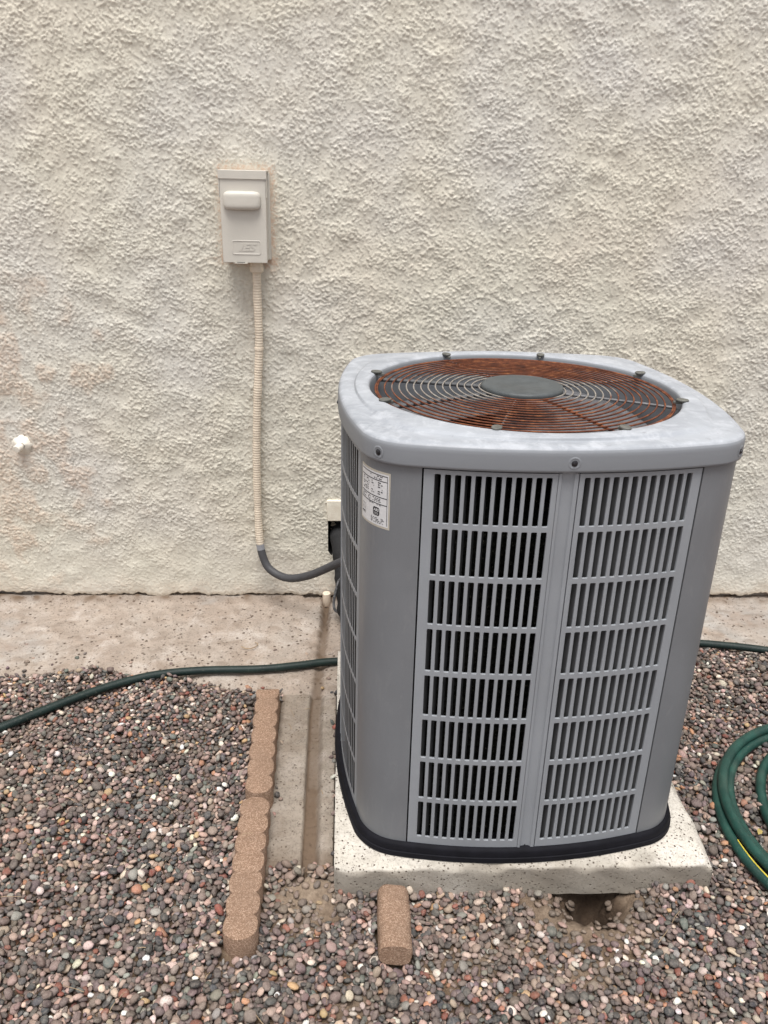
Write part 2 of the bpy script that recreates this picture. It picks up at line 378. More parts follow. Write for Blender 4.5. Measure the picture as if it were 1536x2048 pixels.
# calmer skin round the disconnect box and a smoothed trowel swipe low on the wall
dbx = np.maximum(np.abs(XX+0.309)-0.075, 0); dbz = np.maximum(np.abs(ZZ-1.335)-0.135, 0); db = np.hypot(dbx, dbz)
calm = 1-0.75*np.exp(-(db/0.022)**2); hgt *= calm
hgt += 0.003*np.exp(-((XX+1.095)**2+(ZZ-0.585)**2)/0.018**2)
Y = -hgt
zoff = np.zeros_like(ZZ); edge = 0.004*noise1(xs, .02, .3, 11)-0.001; edge[xs < -0.9] += 0.010*sstep(-xs[xs < -0.9], .9, 1.3)
zoff = edge[None, :]*np.exp(-ZZ/0.02)
gx = xs.copy(); gz_ = zs_.copy()
Xg = np.concatenate([[-7, -3], xs, [3.2, 8]]); Zg = np.concatenate([zs_, [3.0, 5.0]])
Yg = np.zeros((len(Zg), len(Xg))); Yg[:nz, 2:2+nx] = Y; Yg[:nz, :2] = -0.001; Yg[:nz, -2:] = -0.001; Yg[nz:, :] = -0.001
Zf = np.tile(Zg[:, None], (1, len(Xg))); Zf[:nz, 2:2+nx] += zoff
Xf = np.tile(Xg[None, :], (len(Zg), 1))
# lower lip turned back under
V = np.stack([Xf, Yg, Zf], -1).reshape(-1, 3)
NX, NZ = len(Xg), len(Zg)
cxm = 0.5*(Xg[:-1]+Xg[1:])[None, :]; czm = 0.5*(Zg[:-1]+Zg[1:])[:, None]
hole_m = (cxm > -0.062) & (cxm < 0.10) & (czm > 0.175+0.012*np.sin(cxm*160)) & (czm < 0.302)
Q = grid_quads(NX, NZ, ~hole_m)
Vl = np.stack([Xf[0], np.full(NX, 0.03), Zf[0]+0.002], -1); b0 = len(V)
V = np.vstack([V, Vl]); i = np.arange(NX-1); Q = np.vstack([Q, np.stack([b0+i, b0+i+1, i+1, i], -1)])
stucco = big_mesh('stucco_surface', V, Q, m_stucco, True, 4, wall)
stain = 0.75*sstep(0.013+0.008*hi-db, -0.004, 0.008)+0.5*sstep(0.045+0.02*low2-db, 0, 0.05)*sstep(low2+h1*.5, -.2, 1.0)*(ZZ < 1.21)
stain += 0.42*sstep(-XX+0.12*lowm, 0.93, 1.12)*sstep(ZZ+0.1*low2, 0.12, 0.3)*(1-sstep(ZZ+.08*low2, .95, 1.2))
stain += 0.25*(1-sstep(ZZ+0.012*low2, 0.01, 0.09))
stain = stain*(0.75+0.35*np.clip(h1, -1, 1)); dirt_shade = 0.5*(1-sstep(ZZ, 0.002, 0.018))
dirt_shade += 0.0
for nm, arr in (('stain', stain), ('dirt_shade', dirt_shade), ('calm', calm*fade)):
    full = np.zeros((NZ, NX)); full[:nz, 2:2+nx] = np.clip(arr, 0, 1); full = np.concatenate([full.ravel(), np.zeros(NX)]); pt_attr(stucco, nm, full)
# opening for the pipes with ragged sheathing behind it
Vh, Fh = [], []
V0, F0 = box_vf(-0.066, 0.104, 0.002, 0.14, 0.165, 0.306)
o = mesh('pipe_opening', V0, [F0[0], F0[1], F0[3], F0[4], F0[5]], m_dark, wall)
P, s = catmull([(-0.05, 0.05, 0.29), (-0.04, 0.03, 0.26), (-0.045, 0.03, 0.235), (-0.03, 0.035, 0.215)], 0.004)
tube('torn_foam', P, 0.007+0.004*np.sin(s*300)+0.003*np.sin(s*700+1), plain('pale_foam', (0.42, 0.36, 0.28), 0.9, bumpd=0.002), wall, 8)
o = box('plaster_patch', -0.064, 0.11, -0.012, 0.003, 0.303, 0.383, m_patch, wall, 0.003)
o['label'] = 'smooth pale plaster patch above the pipe opening'
box('foundation_face', -8, 8, 0.022, 0.2, -0.25, 0.004, m_footing, wall)

# ------------------------------------------------------------------ ground profile
def seg_interp(x, pts):
    p = np.array(pts); return np.interp(x, p[:, 0], p[:, 1])
FOOT = [(-8, -.50), (-1.08, -.512), (-.95, -.49), (-.782, -.462), (-.65, -.50), (-.549, -.52), (-.42, -.555), (-.386, -.565), (-.258, -.60), (-.1, -.615), (0, -.625),
        (.3, -.6), (.9, -.42), (1.219, -.345), (1.3, -.36), (1.442, -.39), (2.2, -.42), (8, -.42)]
PAD = (-.02, .842, -1.382, -.50)
HOLE = (0.548, -1.405)
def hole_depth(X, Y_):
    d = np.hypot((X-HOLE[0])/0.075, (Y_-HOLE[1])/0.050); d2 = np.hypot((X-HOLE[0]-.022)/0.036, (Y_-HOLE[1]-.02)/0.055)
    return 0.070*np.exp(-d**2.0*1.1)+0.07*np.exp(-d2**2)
def silt_mask(X, Y_):
    a = np.exp(-(((X+0.075)/0.085)**2+((Y_+1.375)/0.075)**2)**1.3)
    b = 1.0*np.exp(-(((X-HOLE[0]+.01)/0.135)**2+((Y_+1.425)/0.078)**2)**1.5)
    c_ = 0.5*np.exp(-(((X-.36)/.05)**2+((Y_+1.52)/.035)**2)) + .45*np.exp(-(((X-.27)/.05)**2+((Y_+1.56)/.03)**2))
    d_ = 0.45*np.exp(-(((X-.52)/.05)**2+((Y_+1.60)/.04)**2))+.5*np.exp(-(((X-.03)/.05)**2+((Y_+1.63)/.03)**2))
    return np.clip(np.maximum.reduce([a, b, c_, d_]), 0, 1)
def soil_z(X, Y_):
    fe = seg_interp(X, FOOT)
    z = -0.016+0.0*fe
    z += 0.004*np.sin(X*7+1)*np.cos(Y_*6)+0.003*np.sin(X*17+Y_*13)
    z += 0.012*silt_mask(X, Y_)
    z = np.where(Y_ > fe-.03, np.minimum(z, -.034-.03*sstep(Y_-fe, 0, .02)), z)
    z = np.where((X > PAD[0]+.01) & (X < PAD[1]-.01) & (Y_ > PAD[2]+.01) & (Y_ < PAD[3]), np.minimum(z, -.022), z)
    chan = (X > -0.19) & (X < -0.015) & (Y_ > -1.33)
    z = np.where(chan, -0.04, z)
    z -= hole_depth(X, Y_)
    return z
gx_ = np.concatenate([[-60, -20, -8, -4, -2.6], np.arange(-1.75, 2.05, .0095), [2.8, 5, 12, 30, 60]])
gy_ = np.concatenate([[-60, -30, -12, -6, -4, -3], np.arange(-2.45, -0.28, .0095), [0.1]])
GX, GY = np.meshgrid(gx_, gy_)
fld = field(len(gx_), len(gy_), .0095, .018, .08, 21)
fld = fld+1.2*field(len(gx_), len(gy_), .0095, .03, .15, 22)*silt_mask(GX, GY)
GZ = soil_z(GX, GY)+0.0030*fld*(1-((GX > -0.19) & (GX < -0.015) & (GY > -1.3)))
GZ[:, 0:5] = -0.015; GZ[:, -5:] = -0.015; GZ[:6, :] = -0.015; GZ[-1, :] = -0.06
ground = big_mesh('ground', np.stack([GX, GY, GZ], -1).reshape(-1, 3), grid_quads(len(gx_), len(gy_)), m_soil, True)
tag(ground, 'bare brown soil under and between the gravel', None, None, 'structure')
pt_attr(ground, 'silt', silt_mask(GX, GY)*(1-np.clip(hole_depth(GX, GY)*30, 0, 1)))
pt_attr(ground, 'hole_dark', np.clip(hole_depth(GX, GY)*14, 0, .85))  # soil colour darkens with hole depth
pt_attr(ground, 'far', ((GX < -1.72) | (GX > 2.0) | (GY < -2.4)).astype(float))

# ------------------------------------------------------------------ footing strip along the wall
def heightslab(name, x0, x1, d, yfront, yback, zfun, mat, seed, skirt=0.12):
    xs = np.arange(x0, x1+d/2, d); ny = int((yback-min(yfront(xs)))/d)+1; tt = np.linspace(0, 1, ny)
    YF = yfront(xs); X = np.tile(xs[None, :], (ny, 1)); Yv = YF[None, :]+(yback-YF)[None, :]*tt[:, None]
    f1 = field(len(xs), ny, d, .012, .05, seed); f2 = field(len(xs), ny, d, .05, .3, seed+1)
    Z = zfun(X, Yv, YF[None, :], f1, f2)
    V = np.stack([X, Yv, Z], -1).reshape(-1, 3); Q = grid_quads(len(xs), ny)
    nxx = len(xs); F0 = np.stack([xs, YF, Z[0]-skirt], -1); b = len(V); i = np.arange(nxx-1)
    L0 = np.stack([X[:, 0], Yv[:, 0], Z[:, 0]-skirt], -1); R0 = np.stack([X[:, -1], Yv[:, -1], Z[:, -1]-skirt], -1)
    V = np.vstack([V, F0, L0, R0]); Q = np.vstack([Q, np.stack([b+i, b+i+1, i+1, i], -1)])
    j = np.arange(ny-1); bl = b+nxx; br = bl+ny
    Q = np.vstack([Q, np.stack([bl+j+1, bl+j, j*nxx, (j+1)*nxx], -1), np.stack([br+j, br+j+1, (j+1)*nxx+nxx-1, j*nxx+nxx-1], -1)])
    return big_mesh(name, V, Q, mat, True), X, Yv, f1, f2, len(V)
GR = lambda y: np.interp(y, [-1.45, -1.253, -.713, -.2, 0], [-.078, -.081, -.087, -.069, -.066])   # groove centre line
def foot_z(X, Y_, YF, f1, f2):
    z = -0.017+0.0008*f1+0.0015*f2-0.010*(1-sstep(Y_-YF, 0, .05))*(1+.4*f1)
    z += 0.010*sstep(Y_, -0.055, 0.0)*(X < -0.15)          # mortar fillet at the wall
    g = np.exp(-((X-GR(Y_)+.002*f1)/0.014)**4); z -= g*(0.012+0.012*sstep(Y_, -.3, -.1))
    ch = np.exp(-(((X+0.165)/.05)**2+((Y_+.585)/.02)**2)); z -= 0.012*ch
    return z
foot_front = lambda x: seg_interp(x, FOOT)+0.006*noise1(x, .015, .2, 5)
fo, FX, FY, f1, f2, nV = heightslab('footing', -1.8, 2.1, .0075, foot_front, 0.024, foot_z, m_footing, 31)
tag(fo, 'pitted tan concrete footing strip at the base of the stucco wall', None, None, 'structure')
g = np.exp(-((FX-GR(FY)+.002*f1)/0.017)**4)*(0.75+0.25*sstep(FY, -.32, -.15))
dd = np.clip(g+0.55*sstep(FY, -0.055, -0.015)*(0.75+0.25*f2)+0.3*sstep(f2, .6, 1.8), 0, 1)
pt_attr(fo, 'dirt_shade', np.concatenate([dd.ravel(), np.full(nV-dd.size, .6)]))

# channel of two cast strips with a groove between them
def chan_z(X, Y_, YF, f1, f2):
    z = -0.009+0.0005*f1+0.0008*f2
    c_ = GR(Y_)
    z = z-0.019*sstep(X, c_-.018, c_-.014)*(1-sstep(X, c_+.012, c_+.030))
    z -= 0.02*(1-sstep(Y_, -1.40, -1.30)); z -= 0.004*(1-sstep(X, -.186, -.176))
    return z
co, CX_, CY_, f1, f2, nV = heightslab('concrete_channel', -.188, -.0225, .004, lambda x: np.full_like(x, -1.42)+.006*noise1(x, .02, .1, 8), -.625, chan_z, m_channel, 41, .1)
tag(co, 'narrow concrete drain channel with a groove between edging and pad', None, None, 'structure')
c_ = GR(CY_); gd = sstep(CX_, c_-.018, c_-.012)*(1-sstep(CX_, c_+.008, c_+.030))
dd = np.clip(0.7*gd+0.5*np.exp(-((CX_-c_+.013)/.004)**2)+0.8*(1-sstep(CY_+.01*f2, -1.33, -1.22))+0.45*(1-sstep(CY_, -1.2, -.9))*gd+0.25*sstep(f2, .3, 1.5)+.3*(1-sstep(CX_, -.186, -.172)), 0, 1)  # groove dirt, plus a painted shade line along its left edge
pt_attr(co, 'dirt_shade', np.concatenate([dd.ravel(), np.full(nV-dd.size, .9)]))

# ------------------------------------------------------------------ equipment pad
pad = None
def build_pad():
    d = .008; x0, x1, y0, y1 = PAD; zt_, zb_ = .07, -.012
    nxp = int((x1-x0)/d)+1; nyp = int((y1-y0)/d)+1; nzp = int((zt_-zb_)/d)+1
    lx = np.linspace(x0, x1, nxp); ly = np.linspace(y0, y1, nyp); lz = np.linspace(zb_, zt_, nzp)
    Vs = []; Qs = []; base = 0; D = []
    def patch(P, flip=False):
        nonlocal base
        h, w, _ = P.shape; q = grid_quads(w, h); q = q[:, ::-1] if flip else q
        Vs.append(P.reshape(-1, 3)); Qs.append(q+base); base += h*w
    X, Y_ = np.meshgrid(lx, ly); patch(np.stack([X, Y_, np.full_like(X, zt_)], -1))
    X, Z = np.meshgrid(lx, lz); patch(np.stack([X, np.full_like(X, y0), Z], -1)); patch(np.stack([X, np.full_like(X, y1), Z], -1), True)
    Y2, Z = np.meshgrid(ly, lz); patch(np.stack([np.full_like(Y2, x0), Y2, Z], -1), True); patch(np.stack([np.full_like(Y2, x1), Y2, Z], -1))
    V = np.vstack(Vs); Q = np.vstack(Qs)
    # weld and displace with noise functions of position so seams stay closed
    def nf(p, s, o_): return np.sin(p[:, 0]*s+o_+1.7*np.sin(p[:, 1]*s*.7+o_))*np.sin(p[:, 1]*s*1.1+2*o_)+np.sin(p[:, 2]*s*1.3+p[:, 0]*s*.6+o_*3)*.5
    n = .0010*nf(V, 60, 1)+.0007*nf(V, 130, 2)+.0004*nf(V, 260, 3)
    top = V[:, 2] > zt_-1e-6; W = V.copy(); W[:, 2] += n*.6*top
    # chipped front and side arrises: rounding amount varies along the edge
    dxe = np.minimum(V[:, 0]-x0, x1-V[:, 0]); dye = np.minimum(V[:, 1]-y0, y1-V[:, 1]); dze = zt_-V[:, 2]
    ch = .007+.006*np.clip(np.sin(V[:, 0]*23+1)+np.sin(V[:, 0]*61)+.6*np.sin(V[:, 1]*47), -1, 2)
    ch = ch*(V[:, 0]-x0 > .02)+.005*(V[:, 0]-x0 <= .02)
    ed = (dye < .03) | (dxe < .03)
    a = np.clip(1-dye/(ch*1.6), 0, 1)*np.clip(1-dze/(ch*1.1), 0, 1)
    W[:, 1] += a*ch*.55; W[:, 2] -= a*ch*.55
    a = np.clip(1-dxe/(ch*1.6), 0, 1)*np.clip(1-dze/(ch*1.1), 0, 1)*(V[:, 0] > .3)
    W[:, 0] -= a*ch*.5; W[:, 2] -= a*ch*.5
    fr = (V[:, 1] < y0+1e-6); W[:, 1] += n*fr
    # front right corner worn round
    dc = np.hypot(V[:, 0]-x1, V[:, 1]-y0); k = np.exp(-(dc/.05)**2); W[:, 0] -= .008*k; W[:, 1] += .006*k; W[:, 2] -= .006*k*(V[:, 2] > 0)
    k = np.exp(-(np.hypot(V[:, 0]-x0, V[:, 1]-y0)/.01)**2); W[:, 0] += .004*k; W[:, 1] += .004*k
    o = big_mesh('concrete_pad', W, Q, m_pad, True)
    mod = o.modifiers.new('weld', 'WELD'); mod.merge_threshold = .0006
    dirt_shade = np.where(top, .45*sstep(nf(V, 16, 5)+.4*nf(V, 55, 6), .2, 1.3)+.5*(np.clip(1-(V[:, 0]-x0)/.02, 0, 1)*0), .0)
    dirt_shade = np.where(~top & fr, .60+.12*np.sin(V[:, 0]*14+1)*np.sin(V[:, 0]*31)+.20*sstep(V[:, 0], .2, .55), dirt_shade)  # front face darkened to paint in its shade, plus brown soil stains
    dirt_shade = np.where(top, dirt_shade+.38*(1-sstep(V[:, 1]-y0, .0, .05))*sstep(V[:, 0], .1, .2)*(1-sstep(V[:, 0], .55, .7)), dirt_shade)
    pt_attr(o, 'dirt_shade', np.clip(dirt_shade, 0, 1)); return o
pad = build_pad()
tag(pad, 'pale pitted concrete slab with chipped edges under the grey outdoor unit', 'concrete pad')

# ------------------------------------------------------------------ garden edging
def lobes_outline(n, pitch, R, ends=True):
    """closed outline in xy of n overlapping discs along +y from y=0; first lobe open"""
    right = []
    for k in range(n):
        if k == 0:
            for a in np.linspace(-PI/2, 0, 9)[:-1]: right.append((R*math.cos(a), R*.92*math.sin(a)))
        for u in np.sin(np.linspace(-PI/2 if k else 0, PI/2 if k < n-1 else 0, 9)): right.append((R*(.66+.34*math.sqrt(max(0, 1-u*u))), k*pitch+u*pitch/2))
        if k == n-1:
            for a in np.linspace(0, PI/2, 9)[1:]: right.append((R*math.cos(a), k*pitch+R*.92*math.sin(a)))
    left = [(-x, y) for x, y in reversed(right)]
    pts = right+left; out = [pts[0]]
    for p in pts[1:]:
        if math.hypot(p[0]-out[-1][0], p[1]-out[-1][1]) > 2e-4: out.append(p)
    if math.hypot(out[0][0]-out[-1][0], out[0][1]-out[-1][1]) < 2e-4: out.pop()
    return out
def edging(label, p0, p1, n, R, ztop, cut=False):
    root_loc = p0; L = math.hypot(p1[0]-p0[0], p1[1]-p0[1]); pitch = L/(n-1); ang = math.atan2(p1[1]-p0[1], p1[0]-p0[0])-PI/2
    pts = lobes_outline(n, pitch, R)
    if cut: pts = [(x, min(y, (n-1)*pitch+R*.35)) for x, y in pts]
    prof = [(0, -.10), (0, ztop-.003), (-.0008, ztop-.001), (-.0028, ztop)]
    P = np.array(pts); nn = len(P); cen = np.stack([np.zeros(nn), np.clip(P[:, 1], 0, (n-1)*pitch)], -1)
    # inward direction toward nearest lobe centre
    kc = np.clip(np.round(P[:, 1]/pitch), 0, n-1)*pitch; dirv = np.stack([-P[:, 0], kc-P[:, 1]], -1); dirv /= np.linalg.norm(dirv, axis=1)[:, None]+1e-9
    V = []; F = []
    jit = np.random.default_rng(n+int(R*1e4)).normal(0, .0003, (nn, 2))
    for (off, z) in prof:
        q = P+jit+dirv*(-off)
        for x, y in q: V.append((x, y, z))
    for j in range(len(prof)-1):
        for k in range(nn): F.append((j*nn+k, j*nn+(k+1) % nn, (j+1)*nn+(k+1) % nn, (j+1)*nn+k))
    # scalloped top: centre strip of quads
    b = (len(prof)-1)*nn; half = nn//2
    for k in range(half-1): F.append((b+k, b+k+1, b+nn-2-k, b+nn-1-k))
    F = [f for f in F if len(set(f)) >= 3]
    o = mesh('edging_block', V, F, m_edging); auto_smooth(o, 40)
    o.location = (p0[0], p0[1], 0); o.rotation_euler = (0, 0, ang)
    return tag(o, label, 'edging block', 'scalloped brown concrete edging blocks')
edging('long scalloped brown edging block nearer the camera, ending in the gravel', (-.2105, -1.500), (-.2155, -1.157), 7, .0365, .046)
edging('scalloped brown edging block farther back, its far end against the footing', (-.2125, -1.085), (-.225, -.690), 7, .0345, .050, True)
# loose end-piece lying on its side in the gravel
def loose_block():
    # three fused lobes seen lying down: a ribbed half round log
    n = 20; L = .165; V = []; F = []
    secs = 26
    for i in range(secs+1):
        y = -L/2+L*i/secs
        for k in range(n):
            a = 2*PI*k/n; rx, rz = .0350, .027
            cx_, sx_ = math.cos(a), math.sin(a)
            ex = .62
            x = rx*math.copysign(abs(cx_)**ex, cx_); z = rz*math.copysign(abs(sx_)**ex, sx_)
            e = min(i, secs-i)/secs*L; sh = 1-.10*max(0, 1-e/.004)
            bulge = 1+.02*math.sin(y*60+1)
            V.append((x*sh*bulge+.0006*math.sin(y*210+k), y, z*sh+.0006*math.sin(y*170+k*2)))
    for i in range(secs):
        for k in range(n): F.append((i*n+k, i*n+(k+1) % n, (i+1)*n+(k+1) % n, (i+1)*n+k))
    F.append(tuple(range(n))); F.append(tuple(reversed(range(secs*n, (secs+1)*n))))
    o = mesh('loose_edging_piece', V, F, m_edging); auto_smooth(o, 50)
    o.location = (.108, -1.480, .022); o.rotation_euler = (math.radians(-4), math.radians(5), math.radians(-1.5))
    return tag(o, 'broken round brown concrete piece lying flat in gravel against the pad', 'edging block')
loose = loose_block()

# ------------------------------------------------------------------ air conditioner
ACX, ACY, ACR, ACZ = .3925, -.9559, .0329, .07
P0, KK, RC = .4001, .7974, .1022; RF = P0+KK
ZT, ZB = .9927, .0999
def solve_q():
    lo, hi_ = 0, P0
    for _ in range(60):
        q = (lo+hi_)/2
        if math.hypot(q, KK+q)-(RF-RC) > 0: hi_ = q
        else: lo = q
    return q
QC = solve_q(); TH = math.atan2(QC, KK+QC)
def rot4(x, y, i):
    for _ in range(i % 4): x, y = -y, x
    return x, y
def face_pt(s, off=0.0, side=0):
    tt = math.asin(s/RF); x = (RF+off)*math.sin(tt); y = KK-(RF+off)*math.cos(tt); return rot4(x, y, side)
def corner_pt(tt, off=0.0, side=0):      # tt from TH to PI/2-TH, corner between side 0 and side 1
    x = QC+(RC+off)*math.sin(tt); y = -QC-(RC+off)*math.cos(tt); return rot4(x, y, side)
def outline(off=0.0, nf=28, nc=20):
    out = []
    for i in range(4):
        for tt in np.linspace(-TH, TH, nf): out.append(rot4((RF+off)*math.sin(tt), KK-(RF+off)*math.cos(tt), i))
        for tt in np.linspace(TH, PI/2-TH, nc)[1:-1]: out.append(corner_pt(tt, off, i))
    return np.array(out)
ac = empty('air_conditioner', (ACX, ACY, ACZ), ACR)
tag(ac, 'large grey louvred outdoor air conditioner with rusty round fan guard on top', 'air conditioner')
def A(V): V = np.asarray(V, float).copy(); V[:, 2] -= ACZ; return V
def sweep(name, prof, mat, cap_in=False, nf=28, nc=20, smooth=40):
    V = []; F = []; n = None
    for off, z in prof:
        o_ = outline(off, nf, nc); n = len(o_); V += [(x, y, z) for x, y in o_]
    for j in range(len(prof)-1):
        for k in range(n): F.append((j*n+k, j*n+(k+1) % n, (j+1)*n+(k+1) % n, (j+1)*n+k))
    o = mesh(name, A(V), F, mat, ac); auto_smooth(o, smooth); return o
sweep('base_pan', [(-.05, .0705), (.0135, .0705), (.0155, .073), (.0145, .0835), (.0120, .0845), (.0105, .0965), (.0085, .1005), (.0035, .1035), (-.004, .1045), (-.05, .1045)], m_black)
# coil behind the louvres
sweep('condenser_coil', [(-.044, .105), (-.044, .985)], m_coil)
o = sweep('coil_tubes', sum([[(-.0425, z-.006), (-.0400, z), (-.0425, z+.006)] for z in np.arange(.12, .98, .019)], []), m_coil)
# bottom closing plate inside
oo = outline(-.05); mesh('inner_floor', A([(x, y, .12) for x, y in oo]), [tuple(range(len(oo)))], m_dark, ac)

# louvre panels
COLS, ROWS = 12, 8
SX0, SPX, SW = .0294, .0183, .0121
ZR0, ZPR, ZSH = .1228, .10855, .0982
def louver_panel_data(bk=-.0045, lp=-.0006, sw=SW):
    """right-hand panel (x>0) flattened to (s, z, off) then bent on the face arc; returns verts/faces"""
    V = []; F = []; idx = {}
    def v(s, z, off):
        key = (round(s, 6), round(z, 6), round(off, 5))
        if key not in idx:
            idx[key] = len(V); x, y = face_pt(s, off); V.append((x, y, z))
        return idx[key]
    xa, xb = .0200, .2618; zs0, zs1 = ZB+.002, ZT-.004
    xe = [SX0+i*SPX-(SPX-SW)/2 for i in range(COLS+1)]; ze = [ZR0+i*ZPR-(ZPR-ZSH)/2 for i in range(ROWS+1)]
    rr = .0022
    for i in range(COLS):
        for j in range(ROWS):
            x0, x1 = SX0+i*SPX-(sw-SW)/2, SX0+i*SPX+(sw+SW)/2; z0, z1 = ZR0+j*ZPR, ZR0+j*ZPR+ZSH
            X0, X1, Z0, Z1 = xe[i], xe[i+1], ze[j], ze[j+1]
            inner = []
            for (cx_, cz_, a0) in ((x1-rr, z1-rr, 0), (x0+rr, z1-rr, 90), (x0+rr, z0+rr, 180), (x1-rr, z0+rr, 270)):
                for a in (0, 45, 90):
                    t_ = math.radians(a0+a); inner.append((cx_+rr*math.cos(t_), cz_+rr*math.sin(t_)))
            front = [v(a, b, 0) for a, b in inner]; lip = [v(a+(.0005 if a < (x0+x1)/2 else -.0005)*1, b+(.0005 if b < (z0+z1)/2 else -.0005), lp) for a, b in inner]
            back = [v(a+(.0005 if a < (x0+x1)/2 else -.0005), b+(.0005 if b < (z0+z1)/2 else -.0005), bk) for a, b in inner]
            c_ = [v(X1, Z1, 0), v(X0, Z1, 0), v(X0, Z0, 0), v(X1, Z0, 0)]
            for q in range(4):
                f = front[3*q:3*q+3]; F.append((f[0], c_[q], f[1])); F.append((f[1], c_[q], f[2]))
                F.append((f[2], c_[q], c_[(q+1) % 4], front[(3*q+3) % 12]))
            for k in range(12):
                k2 = (k+1) % 12; F.append((front[k], front[k2], lip[k2], lip[k])); F.append((lip[k], lip[k2], back[k2], back[k]))
    # border strips
    xl = [xa]+xe; 
    bot = [zs0, ze[0]]; top_ = [ze[-1], zs1]
    for zz0, zz1 in (bot, top_):
        cols = [xa]+xe+[xb]
        for a, b in zip(cols[:-1], cols[1:]): F.append((v(a, zz0, 0), v(b, zz0, 0), v(b, zz1, 0), v(a, zz1, 0)))
    for a, b in ((xa, xe[0]), (xe[-1], xb)):
        for j in range(ROWS): F.append((v(a, ze[j], 0), v(b, ze[j], 0), v(b, ze[j+1], 0), v(a, ze[j+1], 0)))
    # turned edges
    per = [(x_, zs0) for x_ in [xa]+xe+[xb]]+[(xb, z_) for z_ in ze+[zs1]]+[(x_, zs1) for x_ in reversed([xa]+xe)]+[(xa, z_) for z_ in reversed(ze)]
    for a, b in zip(per, per[1:]+per[:1]):
        if a == b: continue
        F.append((v(a[0], a[1], 0), v(a[0], a[1], -.010), v(b[0], b[1], -.010), v(b[0], b[1], 0)))
    return np.array(V), F
LV, LF = louver_panel_data()
def slat_data(i, st=-.0046):
    x0, x1 = SX0+i*SPX, SX0+i*SPX+SW; th = .0012; D_ = .026; sh = .0066
    sec = [(x1+.0004, st), (x1+.0004+th, st), (x1-sh*.35+th, st-D_*.5), (x1-sh+th, st-D_), (x1-sh, st-D_), (x1-sh*.35, st-D_*.5)]
    V = []
    for z in (ZB+.012, ZT-.012):
        for s, off in sec: x, y = face_pt(s, off); V.append((x, y, z))
    n = len(sec); F = [(k, (k+1) % n, n+(k+1) % n, n+k) for k in range(n)]+[tuple(reversed(range(n))), tuple(range(n, 2*n))]
    return np.array(V), F
def mk(name, V, F, mat, ang=30):
    me = bpy.data.meshes.new(name); me.from_pydata(V.tolist(), [], F); me.materials.append(mat); me.update()
    me.polygons.foreach_set('use_smooth', np.ones(len(me.polygons), dtype=bool)); me.set_sharp_from_angle(angle=math.radians(ang)); return me
me_r = mk('louver_panel', A(LV), LF, m_paint); me_l = mk('louver_panel', A(LV*np.array([-1, 1, 1])), [tuple(reversed(f)) for f in LF], m_paint)
sl_r = []; sl_l = []
for i in range(COLS):
    V_, F_ = slat_data(i); sl_r.append(mk('slat', A(V_), F_, m_slat)); sl_l.append(mk('slat', A(V_*np.array([-1, 1, 1])), [tuple(reversed(f)) for f in F_], m_slat))
LV2, LF2 = louver_panel_data(-.0004, -.0002, .0142)      # side panels thinned, slots widened, slats left out so slots read dark
me_r2 = mk('louver_panel', A(LV2), LF2, m_paint); me_l2 = mk('louver_panel', A(LV2*np.array([-1, 1, 1])), [tuple(reversed(f)) for f in LF2], m_paint)
for side in range(4):
    for me_, sl in (((me_l, sl_l), (me_r, sl_r)) if side in (0, 2) else ((me_l2, []), (me_r2, []))):
        o = bpy.data.objects.new('louver_panel', me_); link(o, ac); o.rotation_euler = (0, 0, side*PI/2)
        for m_ in sl:
            q = bpy.data.objects.new('slat', m_); link(q, o)
for side in (1, 3):  # added dark sheets behind the side panels so their slots read black
    V = []; ss = np.linspace(-.258, .258, 15)
    for z in (ZB+.01, ZT-.01):
        for q_ in ss: x, y = face_pt(q_, -.0095); V.append((x, y, z))
    o = mesh('slot_shade_sheet', A(V), [(k, k+1, 16+k, 15+k) for k in range(14)], m_dark, ac, smooth=True); o.rotation_euler = (0, 0, side*PI/2)
# centre posts
def post_data():
    prof = [(-.0196, -.010), (-.0196, -.0015), (-.0188, .0008), (-.0150, .0016), (-.0132, .0008), (-.0118, -.0030), (-.0040, -.0040), (.0060, -.0038), (.0090, -.0020), (.0105, .0006), (.0175, .0010), (.0188, -.0012), (.0188, -.010)]
    V = []
    for z in (ZB+.001, ZT-.003):
        for s, off in prof: x, y = face_pt(s, off); V.append((x, y, z))
    n = len(prof); F = [(k, k+1, n+k+1, n+k) for k in range(n-1)]; F.append(tuple(range(n, 2*n))); return np.array(V), F
V_, F_ = post_data(); me_p = mk('center_post', A(V_), F_, m_paint, 50)
x_, y_ = face_pt(0, -.0032)
Vn = A([(-.0055, y_, ZB+.001), (.0035, y_, ZB+.001), (-.001, y_, ZB+.0085), (-.0055, y_+.004, ZB+.001), (.0035, y_+.004, ZB+.001), (-.001, y_+.004, ZB+.0085)])
me_n = mk('drain_notch', Vn, [(0, 1, 2), (0, 2, 5, 3), (1, 4, 5, 2)], m_dark)
for side in range(4):
    o = bpy.data.objects.new('center_post', me_p); link(o, ac); o.rotation_euler = (0, 0, side*PI/2)
    q = bpy.data.objects.new('drain_notch', me_n); link(q, o)
